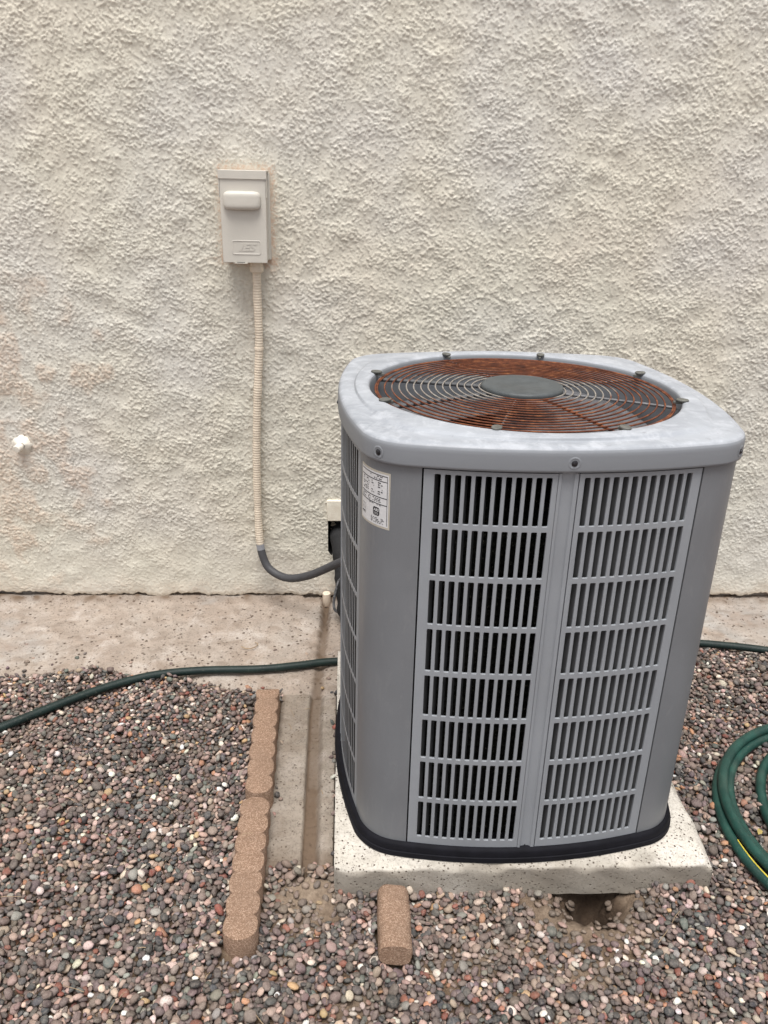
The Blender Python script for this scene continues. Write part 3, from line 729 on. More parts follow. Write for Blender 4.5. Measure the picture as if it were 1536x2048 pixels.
# corner panels
def corner_data():
    pts = []
    ta = math.asin(.2650/RF)
    for tt in np.linspace(ta, TH, 5)[:-1]: pts.append(((math.sin(tt), -math.cos(tt)), (0, KK), RF))
    for tt in np.linspace(TH, PI/2-TH, 22): pts.append(((math.sin(tt), -math.cos(tt)), (QC, -QC), RC))
    for tt in np.linspace(PI/2-TH, PI/2-ta, 5)[1:]: pts.append(((math.sin(tt), -math.cos(tt)), (-KK, 0), RF))
    def at(i, off): d, c_, r = pts[i]; return (c_[0]+(r+off)*d[0], c_[1]+(r+off)*d[1])
    V = []; n = len(pts)
    seq = [(0, -.012), (0, -.0012)]+[(i, .0006) for i in range(n)]+[(n-1, -.0012), (n-1, -.012)]
    for z in (ZB+.0015, ZT-.0015):
        for i, off in seq: x, y = at(i, off); V.append((x, y, z))
    m_ = len(seq); F = [(k, k+1, m_+k+1, m_+k) for k in range(m_-1)]; F.append(tuple(range(m_, 2*m_)))
    return np.array(V), F
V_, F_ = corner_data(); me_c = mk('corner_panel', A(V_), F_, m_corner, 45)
corners = []
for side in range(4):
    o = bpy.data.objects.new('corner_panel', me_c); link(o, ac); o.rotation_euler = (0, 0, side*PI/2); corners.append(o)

# lid: outline loops blending into the round opening
def lid():
    nf, nc = 40, 24
    base = outline(0, nf, nc); N_ = len(base); ang = np.arctan2(base[:, 1], base[:, 0])
    circ = lambda r: np.stack([r*np.cos(ang), r*np.sin(ang)], -1)
    loops = []
    for off, z in [(-.02, .9935), (.0065, .9930), (.0085, .9942), (.0088, .9985), (.0087, 1.0235), (.0082, 1.030), (.0064, 1.0350), (.0032, 1.0382), (-.002, 1.0400), (-.009, 1.0408), (-.018, 1.0414)]:
        loops.append((outline(off, nf, nc), z))
    def blend(off, r, w): return outline(off, nf, nc)*(1-w)+circ(r)*w
    loops += [(blend(-.026, .372, .35), 1.0416), (blend(-.027, .371, .40), 1.0435), (blend(-.029, .370, .46), 1.0465), (blend(-.031, .368, .52), 1.0480)]
    for r, z in [(.3585, 1.0482), (.348, 1.0482), (.3435, 1.0472), (.3405, 1.0445), (.3388, 1.040), (.338, 1.024), (.336, 1.015), (.333, .96), (.333, .88)]:
        loops.append((circ(r), z))
    V = []; F = []
    for L_, z in loops: V += [(x, y, z) for x, y in L_]
    for j in range(len(loops)-1):
        for k in range(N_): F.append((j*N_+k, j*N_+(k+1) % N_, (j+1)*N_+(k+1) % N_, (j+1)*N_+k))
    o = mesh('top_lid', A(V), F, m_lid, ac); auto_smooth(o, 60); return o
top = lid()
# skirt screws in shallow dimples
def screw_at(x, y, nx_, ny_, z):
    a = math.atan2(ny_, nx_)
    V = []; F = []; n = 20
    for r, d in ((.0125, .0002), (.0105, .0011), (.0085, .0008), (.0062, -.0005), (.0, -.0005)):
        for k in range(n): t_ = 2*PI*k/n; V.append((d, r*math.cos(t_), r*math.sin(t_)))
    for j in range(4):
        for k in range(n): F.append((j*n+k, j*n+(k+1) % n, (j+1)*n+(k+1) % n, (j+1)*n+k))
    o = mesh('screw_dimple', V, F, m_lid, top); auto_smooth(o, 50)
    o.location = (x, y, z-ACZ); o.rotation_euler = (0, 0, a)
    V = []; F = []
    for r, d in ((.0060, -.0008), (.0060, .0006), (.0048, .0014), (.0036, .0016), (.0034, .0030), (.0026, .0034), (0.0, .0034)):
        for k in range(12): t_ = 2*PI*k/12; V.append((d, r*math.cos(t_), r*math.sin(t_)))
    for j in range(6):
        for k in range(12): F.append((j*12+k, j*12+(k+1) % 12, (j+1)*12+(k+1) % 12, (j+1)*12+k))
    o = mesh('screw', V, F, m_screw, top); auto_smooth(o, 30); o.location = (x, y, z-ACZ); o.rotation_euler = (0, 0, a)
for side in range(4):
    x, y = face_pt(.004, .0084, side); n_ = rot4(0, -1, side); screw_at(x, y, n_[0], n_[1], 1.0115)
    x, y = corner_pt(PI/4, .0084, side); n_ = rot4(.7071, -.7071, side); screw_at(x, y, n_[0], n_[1], 1.0115)

# fan guard
guard = mesh('fan_guard', [(0, 0, 0)], [], m_rust, ac)
bpy.data.objects.remove(guard)
guard = bpy.data.objects.new('fan_guard', None); link(guard, ac); guard.location = (0, 0, 1.036-ACZ)
dome = lambda r: .007*(1-(r/.33)**2)
def ring(r, wr):
    n = 112; a = np.arange(n+1)*2*PI/n
    rr = r
    P = np.stack([rr*np.cos(a), rr*np.sin(a), np.full(n+1, dome(r))+.0006*np.sin(3*a+r*40)], -1)
    m_ = 6; V = []; F = []
    for i in range(n):
        for k in range(m_):
            t_ = 2*PI*k/m_; q = rr+wr*math.cos(t_); V.append((q*math.cos(a[i]), q*math.sin(a[i]), P[i, 2]+wr*math.sin(t_)))
    for i in range(n):
        for k in range(m_): i2 = (i+1) % n; F.append((i*m_+k, i2*m_+k, i2*m_+(k+1) % m_, i*m_+(k+1) % m_))
    o = mesh('guard_ring', V, F, m_rust, guard, smooth=True); return o
RINGS = np.linspace(.0955, .3225, 15)
for r in RINGS: ring(float(r), .0018)
ring(.3265, .0024)
for k in range(8):
    a = math.radians(22.5+45*k+(1.5 if k % 2 else -1)); dirv = np.array([math.cos(a), math.sin(a), 0]); side = np.array([-dirv[1], dirv[0], 0])
    ss = np.linspace(.07, .334, 40)
    for sgn in (-1, 1) if k in (3, 4) else (0,):
        P = ss[:, None]*dirv[None, :]+np.array([0, 0, 1])[None, :]*(np.array([dome(q) for q in ss])-.0042)[:, None]+sgn*side*.0022
        isdark = k in (3, 4)
        m_s = m_strut if k in (1, 2, 3, 4, 6-1) else m_rust
        tube('guard_spoke', P, .0042 if isdark else .0030, m_strut if (isdark or k in (1, 5)) else (m_blade if k in (0, 2, 7) else m_rust), guard, 8)
    # weld nubs where rings cross
    # clip holding the spoke to the lid
    c_ = lathe('guard_clip', [(.0100, -.0025), (.0118, -.0015), (.0120, .0008), (.0108, .0022), (.0060, .0030), (.001, .0032)], 16, m_clip, guard)
    c_.location = (dirv[0]*.339, dirv[1]*.339, .0140); c_.scale = (1.15, .85, 1.0); c_.rotation_euler = (0, 0, a)
    s_ = box('clip_stem', -.016, .0, -.0030, .0030, -.0085, -.003, m_clip, c_, .001)
hub = lathe('hub_cap', [(.060, -.010), (.0865, -.009), (.0905, -.006), (.0915, -.001), (.0900, .0028), (.0870, .0048), (.080, .0056), (.040, .0062), (.0385, .0056), (.005, .0058)], 64, m_hub, guard)
hub.location = (0, 0, .0115)
# fan and motor under the guard
fan = bpy.data.objects.new('fan', None); link(fan, ac); fan.location = (0, 0, .955-ACZ)
lathe('fan_hub', [(.055, -.03), (.06, -.02), (.06, .02), (.05, .028), (.01, .03)], 32, m_blade, fan)
def blade(a0):
    V = []; F = []; nr, na = 12, 14; span = math.radians(96)
    for tz in (0.0, -.003):
        for i in range(nr+1):
            r = .055+(.318-.055)*i/nr
            for j in range(na+1):
                u = j/na; aa = a0+span*(u-.5)*(1-.15*abs(i/nr-.5))+.25*(i/nr); z = .045*(u-.5)*(1-.25*i/nr)*1.3+.01*math.sin(PI*u)
                V.append((r*math.cos(aa), r*math.sin(aa), z+tz))
    n1 = (nr+1)*(na+1)
    for i in range(nr):
        for j in range(na):
            q = (i*(na+1)+j, (i+1)*(na+1)+j, (i+1)*(na+1)+j+1, i*(na+1)+j+1); F.append(q); F.append(tuple(n1+x for x in reversed(q)))
    o = mesh('fan_blade', V, F, m_blade, fan, smooth=True)
for k in range(3): blade(math.radians(20+120*k))
lathe('fan_motor', [(.07, -.16), (.07, -.03), (.02, -.028)], 32, m_black, fan)

# rating label wrapped on the front left corner panel (corner between side 3 and side 0)
LP = []   # polyline by arc length, from the side seam round to the front
for tt in np.linspace(math.asin(.275/RF), TH, 6)[:-1][::-1]: pass
def lab_pt(s, off):
    """s metres along the corner from the left-side tangent point toward the front"""
    Lc = RC*(PI/2-2*TH)
    if s < 0:    # still on the left face arc
        tt = TH-(-s)/RF; x = (RF+off)*math.sin(tt); y = KK-(RF+off)*math.cos(tt)     # right end of side-3 face
        return rot4(x, y, 3)
    tt = TH+s/RC; x = QC+(RC+off)*math.sin(tt); y = -QC-(RC+off)*math.cos(tt); return rot4(x, y, 3)
# side 3 = left face: its right end meets the corner toward side 0
S0, S1 = -.012, .078; LZ0, LZ1 = .858, .972
lab = None
def lab_sheet(name, s0, s1, z0, z1, off, mat, parent, n=10, zf=None):
    V = []; F = []
    ss = np.linspace(s0, s1, n+1)
    for z in (z0, z1):
        for s in ss: x, y = lab_pt(s, off); V.append((x, y, z))
    F = [(k, k+1, n+1+k+1, n+1+k) for k in range(n)]
    return mesh(name, A(V), F, mat, parent, smooth=True)
# order: s grows toward the front
backing = lab_sheet('rating_label', S0, S1, LZ0, LZ1, .0009, m_labelg, ac)
backing['label'] = 'white printed rating label with tan margin and black badge'
lab_sheet('label_sheet', S0+.004, S1-.003, LZ0+.004, LZ1-.004, .0013, m_labelw, backing)
def lab_marks(rects, off=.0016, name='label_print', mat=m_print):
    V = []; F = []
    for s0, s1, z0, z1 in rects:
        n = max(1, int((s1-s0)/.008)); ss = np.linspace(s0, s1, n+1); b = len(V)
        for z in (z0, z1):
            for s in ss: x, y = lab_pt(s, off); V.append((x, y, z))
        F += [(b+k, b+k+1, b+n+1+k+1, b+n+1+k) for k in range(n)]
    return mesh(name, A(V), F, mat, backing)
rects = []; s_a, s_b = S0+.006, S1-.006; zt_, zb_ = LZ1-.008, LZ0+.007
for z in (zt_, LZ1-.019, LZ1-.052, LZ1-.066): rects.append((s_a, s_b, z-.0008, z+.0008))
rects.append((s_b-.0004, s_b+.0006, zb_, zt_))
rr_ = random.Random(5)
def words(s0, s1, z, h):
    s = s0
    while s < s1:
        w = rr_.uniform(.0025, .008); w = min(w, s1-s)
        if rr_.random() < .8:
            q = s
            while q < s+w-.0008: rects.append((q, q+.0012, z, z+h*rr_.uniform(.8, 1.1))); q += .0015
        s += w+rr_.uniform(.001, .003)
for k in range(6): words(S0+.012, S0+.036, LZ1-.0245-k*.0042, .0022)
for k in range(6): words(S0+.044, S0+.052, LZ1-.0245-k*.0044, .0022); words(S0+.062, S0+.074, LZ1-.0245-k*.0044, .0024)
words(S0+.040, S0+.074, LZ1-.012, .0022); words(S0+.052, S0+.072, LZ1-.0165, .0022)
for k in range(3): words(S0+.010, S0+.028, LZ1-.0565-k*.0032, .0018); words(S0+.048, S0+.070, LZ1-.0565-k*.003, .0018)
words(S0+.036, S0+.052, LZ1-.0692, .0016); words(S0+.060, S0+.074, LZ1-.0692, .0016)
for k in range(4): words(S0+.044, S0+.078, LZ0+.0175-k*.0030, .0016)
lab_marks(rects)
# round corner badge reading ARI, and the small framed leaf sign at lower left
def lab_poly(pts, off, mat, name):
    V = [(*lab_pt(s, off), z) for s, z in pts]; return mesh(name, A(V), [tuple(range(len(V)))], mat, backing)
def rrect(cs, cz, w, h, r, n=5):
    out = []
    for (a_, b_, a0) in ((cs+w-r, cz+h-r, 0), (cs-w+r, cz+h-r, 90), (cs-w+r, cz-h+r, 180), (cs+w-r, cz-h+r, 270)):
        for i in range(n+1): t_ = math.radians(a0+90*i/n); out.append((a_+r*math.cos(t_), b_+r*math.sin(t_)))
    return out
BC, BZ = S0+.0585, LZ0+.0318
pp = rrect(BC, BZ, .0085, .0085, .004)
# badge built from strips so it follows the curve
V = []; F = []
cols = np.linspace(BC-.0085, BC+.0085, 13)
for s in cols:
    e = max(0, abs(s-BC)-(.0085-.004)); hh = .0085-.004+math.sqrt(max(0, .004**2-e*e)); x, y = lab_pt(s, .0016); V += [(x, y, BZ-hh), (x, y, BZ+hh)]
F = [(2*k, 2*k+2, 2*k+3, 2*k+1) for k in range(12)]; mesh('badge', A(V), F, m_print, backing)
def text_mesh(txt, size, shear=0.0, bold=0.0, extrude=0.0):
    cu = bpy.data.curves.new('txt', 'FONT'); cu.body = txt; cu.size = size; cu.align_x = 'CENTER'; cu.align_y = 'CENTER'; cu.shear = shear; cu.offset = bold; cu.extrude = extrude; cu.resolution_u = 3
    o = bpy.data.objects.new('txt', cu); scene.collection.objects.link(o); dg = bpy.context.evaluated_depsgraph_get(); dg.update()
    me = bpy.data.meshes.new_from_object(o.evaluated_get(dg)); bpy.data.objects.remove(o); return me
me = text_mesh('ARI', .0085, .2, .0002)
co_ = np.zeros(len(me.vertices)*3); me.vertices.foreach_get('co', co_); co_ = co_.reshape(-1, 3)
W_ = A([(*lab_pt(BC+x, .0019), BZ+.0025+y) for x, y, _ in co_]); me.vertices.foreach_set('co', W_.ravel()); me.materials.clear(); me.materials.append(m_labelw)
link(bpy.data.objects.new('badge_lettering', me), backing)
lab_marks([(BC-.006, BC+.006, BZ-.0035, BZ-.0027), (BC-.005, BC+.006, BZ-.0058, BZ-.0051)], .0019, 'badge_lines', m_labelw)
q0, q1, z0, z1 = S0+.008, S0+.024, LZ0+.016, LZ0+.036
lab_marks([(q0, q1, z1-.0005, z1), (q0, q1, z0, z0+.0005), (q0, q0+.0006, z0, z1), (q1-.0006, q1, z0, z1), (q0+.002, q1-.002, z0+.002, z0+.0045)]
          + [(q0+.002+i*.001, q0+.003+i*.001, z0+.008+.006*abs(math.sin(i*.35)), z0+.009+.006*abs(math.sin(i*.35))) for i in range(11)], .0017, 'framed_mark')
# small dark round certification mark in the middle
lab_marks([(S0+.038+.0035*math.cos(t_)-.0006, S0+.038+.0035*math.cos(t_)+.0006, LZ1-.0590+.0035*math.sin(t_)-.0006, LZ1-.0590+.0035*math.sin(t_)+.0006) for t_ in np.linspace(.6, 5.6, 16)], .0017, 'round_mark')

# ------------------------------------------------------------------ disconnect box
db_ = empty('disconnect_box', (-.309, 0, 1.205))
tag(db_, 'beige grey metal electrical disconnect box mounted on the stucco wall', 'electrical box')
bx0, bx1, bz0, bz1 = -.0715, .0690, 0.0, .262
box('box_body', bx0+.003, bx1-.003, -.074, .004, bz0+.002, bz1-.004, m_box, db_, .002)
box('back_flange', bx0+.0045, bx1+.004, -.012, .0015, bz0+.001, bz1-.006, m_box, db_, .0015)
# hood: front drip lip, top, and two side cheeks that end part-way down
hv = empty_h = None
Vv = []; Ff = []
def addb(*a):
    V_, F_ = box_vf(*a); b = len(Vv); Vv.extend(V_); Ff.extend([tuple(b+i for i in f) for f in F_])
addb(bx0-.001, bx1+.001, -.086, -.0835, bz1-.024, bz1)
addb(bx0-.001, bx1+.001, -.0835, -.001, bz1-.0025, bz1+.0002)
addb(bx1-.0016, bx1+.0008, -.0835, -.060, bz1-.076, bz1-.0025)
addb(bx0-.0008, bx0+.0016, -.0835, -.060, bz1-.076, bz1-.0025)
o = mesh('hood', Vv, Ff, m_box, db_); add_bevel(o, .0008, 2)
cover = box('cover', bx0+.0022, bx1-.0024, -.0825, -.076, bz0-.002, bz1-.018, m_box, db_, .0018, 3)
# pull handle bulge: superellipsoid pillow
def pillow(cx_, cz_, w, h, d, y0):
    n, m_ = 40, 14; V = []; F = []
    for j in range(m_+1):
        t_ = (PI/2)*j/m_; k = math.cos(t_)**.42 if j < m_ else 0.0; dep = math.sin(t_)**.62
        for i in range(n):
            a = 2*PI*i/n; e = .42; c1, s1 = math.cos(a), math.sin(a)
            V.append((cx_+w*k*math.copysign(abs(c1)**e, c1), y0-d*dep, cz_+h*k*math.copysign(abs(s1)**e, s1)))
    for j in range(m_):
        for i in range(n): F.append((j*n+i, j*n+(i+1) % n, (j+1)*n+(i+1) % n, (j+1)*n+i))
    return mesh('handle_bulge', V, F, m_box, db_, smooth=True)
pillow(-.004, .178, .0560, .0270, .022, -.0815)
# embossed nameplate with raised italic letters
def frame_ring(name, cx_, cz_, w, h, r, wd, y0, d, parent, mat):
    a = rrect(cx_, cz_, w, h, r); b = rrect(cx_, cz_, w-wd, h-wd, max(.001, r-wd)); n = len(a); V = []; F = []
    mid = rrect(cx_, cz_, w-wd/2, h-wd/2, r-wd/2)
    for L_, yy in ((a, y0), (mid, y0-d), (b, y0)): V += [(x, yy, z) for x, z in L_]
    for j in range(2):
        for k in range(n): F.append((j*n+k, j*n+(k+1) % n, (j+1)*n+(k+1) % n, (j+1)*n+k))
    return mesh(name, V, F, mat, parent, smooth=True)
frame_ring('nameplate_rim', .004, .043, .0440, .0215, .006, .0040, -.0825, .0016, cover, m_box)
me = text_mesh('IES', .030, .35, .0008, .0008); me.materials.clear(); me.materials.append(m_box)
me.transform(Matrix.Scale(1.35, 4, (1, 0, 0)))
o = link(bpy.data.objects.new('nameplate_letters', me), cover); o.rotation_euler = (PI/2, 0, 0); o.location = (.004, -.0828, .043)
box('latch_tab', -.034, .006, -.088, -.0775, -.004, -.002, m_box, cover, .0006)
box('padlock_hole', -.026, -.002, -.0865, -.0840, -.0019, -.0005, m_dark, cover)
# hub fitting under the box is part of the conduit thing
con = empty('conduit', (-.281, -.04, 1.205))
tag(con, 'ribbed flexible conduit from the disconnect box, cream above and dark grey below', 'conduit')
f_ = lathe('connector_nut', [(.012, -.038), (.0150, -.036), (.0205, -.033), (.0215, -.030), (.0215, -.017), (.0195, -.0155), (.0195, -.004), (.0175, -.001), (.0175, .003)], 8, m_conw, con)
auto_smooth(f_, 20)
off = np.array([-.281, -.04, 1.205])
pts = [(-.281, -.04, 1.178), (-.283, -.032, 1.10), (-.2835, -.026, .937), (-.296, -.026, .751), (-.305, -.026, .574), (-.308, -.027, .388), (-.306, -.033, .256), (-.297, -.043, .185),
       (-.269, -.062, .134), (-.204, -.1, .119), (-.121, -.16, .162), (-.015, -.26, .262), (.065, -.36, .345), (.12, -.5, .40), (.16, -.62, .40)]
P, s = catmull(pts, .0016)
cut = np.argmin(np.abs(P[:, 2]-.200)+10*(P[:, 0] > -.28)); L_ = s
rib = .0133+.0005*np.clip(np.sin(2*PI*s/.0088)*1.6, -1, 1)
rib[:cut] += .0004*noise1(s[:cut], .05, .3, 3)
tube('cream_section', P[:cut]-off, rib[:cut], m_conw, con, 14)
ribg = .0142+.0004*np.sin(2*PI*s/.0075)
tube('grey_section', P[cut-2:][::2]-off, ribg[cut-2:][::2], m_cong, con, 14)
tube('printed_sleeve', P[cut-14:cut]-off, .0146, m_sleeve, con, 14)
i0 = np.argmin(np.abs(P[:, 2]-.925)); 
st = tube('strap_band', P[i0-3:i0+3]-off, .0152, m_conw, con, 14)

# ------------------------------------------------------------------ pipes at the wall opening
P, s = catmull([(-.020, .10, .255), (-.020, .03, .240), (-.014, -.035, .205), (-.004, -.085, .150), (.004, -.135, .087), (.010, -.19, .03), (.035, -.26, .012), (.14, -.42, .03), (.22, -.55, .12), (.24, -.62, .2)], .006)
ln = tube('refrigerant_line', P, .0335+.002*noise1(s, .03, .2, 9), m_rub, None, 16)
tag(ln, 'thick black foam-wrapped pipe leaving the wall opening behind the unit', 'pipe')
P, s = catmull([(.03, -.14, .20), (-.000, -.13, .155), (-.021, -.135, .123), (-.034, -.15, .077), (-.038, -.16, .045), (-.031, -.17, .025), (-.010, -.175, .024), (.03, -.19, .05), (.12, -.35, .12), (.2, -.6, .2)], .003)
cb = tube('control_cable', P, .0050, plain('cable_grey', (0.12, 0.12, 0.125), .5, var=.5, nscale=90), None, 8)
tag(cb, 'thin grey cable looping beside the black pipe at the wall', 'cable')
pv = lathe('drain_pipe', [(.010, -.040), (.0140, -.0395), (.0152, -.037), (.0152, .012), (.013, .014)], 20, m_pvc, None, loc=(0, 0, 0)); pv.location = (-.0665, -.024, .004)
tag(pv, 'short cream plastic drain pipe stub under the stucco edge', 'pipe')
# capped stub low on the left wall
stb = empty('pipe_stub', (-1.102, 0, .579)); tag(stb, 'small white caulked pipe stub sticking out of the wall at left', 'pipe')
c_ = lathe('stub_cap', [(.012, 0), (.0135, .03), (.0138, .036), (.0115, .0385), (.0, .039)], 18, m_white, stb, axis='y')
c_.rotation_euler = (math.radians(8), 0, math.radians(-18))
V = []; F = []; n = 20; rs = np.random.default_rng(3)
for j, (r, d) in enumerate([(.036, -.001), (.030, .0035), (.023, .009), (.016, .014), (.011, .016)]):
    for k in range(n): a = 2*PI*k/n; q = r*(1+.18*rs.normal()*(j < 4)*.6); V.append((q*math.cos(a), -(d+.0012*rs.normal()), q*math.sin(a)))
for j in range(4):
    for k in range(n): F.append((j*n+k, (j+1)*n+k, (j+1)*n+(k+1) % n, j*n+(k+1) % n))
mesh('caulk', V, F, m_white, stb, smooth=True)

# ------------------------------------------------------------------ hoses
HR = .0126
P, s = catmull([(-1.5, -1.20, .012), (-1.2, -.985, .012), (-.963, -.805, .014), (-.854, -.714, .014), (-.736, -.624, .014), (-.602, -.551, .012), (-.455, -.511, .004), (-.267, -.498, .000), (-.142, -.476, -.001), (-.033, -.453, -.002),
                (.2, -.44, -.001), (.6, -.42, .0), (.9, -.375, .003), (1.1, -.355, .008), (1.222, -.370, .011), (1.428, -.418, .013), (1.7, -.52, .013), (2.05, -.75, .013)], .012)
h_ = tube('garden_hose', P, HR, m_hose2, None, 16)
tag(h_, 'single dark green hose running along the wall behind the unit', 'hose', None)
# coil: turns of one hose, each turn given by centre, radius and height
def coil_path():
    pts = []
    turns = [((1.352, -1.240), .412, .012), ((1.361, -1.228), .401, .033), ((1.360, -1.226), .380, .014), ((1.415, -1.235), .362, .016), ((1.455, -1.215), .360, .036), ((1.40, -1.26), .30, .05)]
    N_ = 60
    for i in range(len(turns)-1):
        (c0, r0, z0), (c1, r1, z1) = turns[i], turns[i+1]
        for k in range(N_):
            # angles run from the hidden right side round through the visible left
            a = 2*PI*k/N_; w = sstep(np.array(k/N_), .72, 1.0); w = float(w)
            cx_ = c0[0]*(1-w)+c1[0]*w; cy_ = c0[1]*(1-w)+c1[1]*w; r = r0*(1-w)+r1*w; z = z0*(1-w)+z1*w
            r *= 1+.012*math.sin(2*a+i*1.3)+.006*math.sin(3*a+i)
            pts.append((cx_+r*math.cos(a), cy_+r*math.sin(a), z))
    return np.array(pts)
coil = empty('hose_coil', (1.345, -1.235, 0)); tag(coil, 'coiled bright green garden hose with a thin yellow stripe on gravel at right', 'hose')
CP = coil_path(); P, s = catmull(CP, .010); P = P-np.array([1.345, -1.235, 0])
tube('hose_tube', P, HR+.0002, m_hose, coil, 16)
aa = np.arctan2(P[:, 1], P[:, 0])
turn1 = np.arange(len(P)) < len(P)/5
sel = np.where(turn1 & (np.abs(((aa-math.radians(210)+PI) % (2*PI))-PI) < math.radians(26)))[0]
q = P[sel]; rad_ = q[:, :2]/np.linalg.norm(q[:, :2], axis=1)[:, None]
ph = np.interp(np.arange(len(q)), [0, len(q)*.35, len(q)], [1.9, 1.75, 1.25])
S_ = q.copy(); S_[:, :2] += rad_*(HR*np.cos(ph))[:, None]; S_[:, 2] += HR*np.sin(ph)
tube('hose_stripe', S_, .0016, m_yellow, coil, 6)

# ------------------------------------------------------------------ gravel heap
def ico():
    import bmesh
    bm = bmesh.new(); bmesh.ops.create_icosphere(bm, subdivisions=2, radius=1.0)
    V = np.array([v.co[:] for v in bm.verts]); F = np.array([[v.index for v in f.verts] for f in bm.faces]); bm.free(); return V, F
IV, IF = ico()                                   # 42 verts, 80 tris
def qsphere():
    import bmesh
    bm = bmesh.new(); bmesh.ops.create_cube(bm, size=2.0); bmesh.ops.subdivide_edges(bm, edges=bm.edges[:], cuts=1, use_grid_fill=True)
    V = np.array([v.co[:] for v in bm.verts]); V /= np.linalg.norm(V, axis=1)[:, None]
    F = np.array([[v.index for v in f.verts] for f in bm.faces]); bm.free(); return V, F
def ico0():
    import bmesh
    bm = bmesh.new(); bmesh.ops.create_icosphere(bm, subdivisions=1, radius=1.06)
    V = np.array([v.co[:] for v in bm.verts]); F = np.array([[v.index for v in f.verts] for f in bm.faces]); bm.free(); return V, F
LVV, LFF = ico0()
QV, QF = qsphere()                               # 26 verts, 24 quads
cell = .004; hx0, hy0 = -1.75, -2.35; hnx, hny = int(3.8/cell), int(2.12/cell)
hxs = hx0+np.arange(hnx)*cell; hys = hy0+np.arange(hny)*cell
HX, HY = np.meshgrid(hxs, hys)
HM = soil_z(HX, HY)
fe = seg_interp(HX, FOOT)
HM = np.where(HY > fe+.008, -0.02, HM)
inch = (HX > -.186) & (HX < -.0225) & (HY > -1.33) & (HY < -.6); HM = np.where(inch, -.009, HM)
block = ((HX > PAD[0]-.002) & (HX < PAD[1]) & (HY > PAD[2]) & (HY < PAD[3])) | ((HX > -.253) & (HX < -.177) & (HY > -1.537) & (HY < -.66)) | ((np.abs(HX-.108) < .034) & (np.abs(HY+1.480) < .083))
HM = np.where(block, .30, HM)
def place(n, xr, yr, prob, size, seed, K=5):
    r = np.random.default_rng(seed); out = []
    k_ = np.arange(-K, K+1); KY, KX = np.meshgrid(k_, k_, indexing='ij')
    for _ in range(n):
        x = r.uniform(*xr); y = r.uniform(*yr)
        if r.random() > prob(x, y): continue
        L = size*math.exp(r.normal(0, .23))*(1.35 if r.random() < .05 else 1); L = min(L, .0165)
        a = L; b = a*r.uniform(.62, .92); c_ = a*r.uniform(.42, .68); yaw = r.uniform(0, PI)
        cy_, sy_ = math.cos(yaw), math.sin(yaw)
        ux = (KX*cell*cy_+KY*cell*sy_)/a; uy = (-KX*cell*sy_+KY*cell*cy_)/b; d2 = ux*ux+uy*uy; msk = d2 < .92
        low = -c_*np.sqrt(np.clip(1-d2, 0, 1)); offs = low[msk]; my, mx = KY[msk], KX[msk]
        best = None
        for t_ in range(5):
            xx, yy = (x, y) if t_ == 0 else (x+r.normal(0, .008), y+r.normal(0, .008))
            ix = int((xx-hx0)/cell); iy = int((yy-hy0)/cell)
            if ix < K or iy < K or ix >= hnx-K or iy >= hny-K: continue
            h = HM[iy+my, ix+mx]-offs
            hs_ = np.partition(h, -3)[-3] if len(h) > 4 else h.max()
            if best is None or hs_ < best[0]: best = (hs_, xx, yy, ix, iy)
        if best is None or best[0] > .026: continue
        z = best[0]-.10*c_; _, xx, yy, ix, iy = best
        up = z+c_*np.sqrt(np.clip(1-d2[msk], 0, 1)); cur = HM[iy+my, ix+mx]; HM[iy+my, ix+mx] = np.maximum(cur, up)
        # tilt follows the slope of what it rests on
        gxs = (HM[iy, min(ix+3, hnx-1)]-HM[iy, ix-3])/(6*cell); gys = (HM[min(iy+3, hny-1), ix]-HM[iy-3, ix])/(6*cell)
        out.append((xx, yy, z, a, b, c_, yaw, np.clip(gxs*.5, -.5, .5)+r.normal(0, .16), np.clip(gys*.5, -.5, .5)+r.normal(0, .16)))
    return out
def prob(x, y):
    f = float(np.interp(x, *zip(*FOOT)))
    if y > f+.012: return .006 if y < f+.12 else .0012
    if -.19 < x < -.02 and y > -.66: return .03
    if y > f-.02: return .45
    if -.186 < x < -.022 and y > -1.30: return .10 if x < -.172 else .0
    if y > -1.33 and -.02 < x < .814: return .0
    h = 1.0
    s_ = float(silt_mask(np.array(x), np.array(y)))
    if (x-HOLE[0])**2+(y+1.425)**2 < .02: h *= .6
    return h*max(.30, 1-.8*min(1, s_*1.2))
PB = place(8000, (-1.5, 1.9), (-2.0, -.30), prob, .0086, 5)
PB += place(54000, (-1.28, 1.56), (-1.82, -.30), prob, .0073, 6)
PB = np.array(PB)
PAL = np.array([(.035, .038, .042), (.055, .057, .058), (.075, .062, .058), (.105, .078, .072), (.135, .098, .088), (.18, .135, .117), (.28, .195, .165), (.40, .29, .245), (.50, .42, .36), (.66, .62, .56), (.34, .17, .10), (.17, .055, .04), (.095, .108, .098), (.20, .195, .178), (.38, .25, .13), (.115, .082, .088)])
PW = np.array([.09, .11, .11, .12, .12, .11, .12, .085, .045, .018, .025, .035, .05, .055, .010, .07]); PW /= PW.sum()
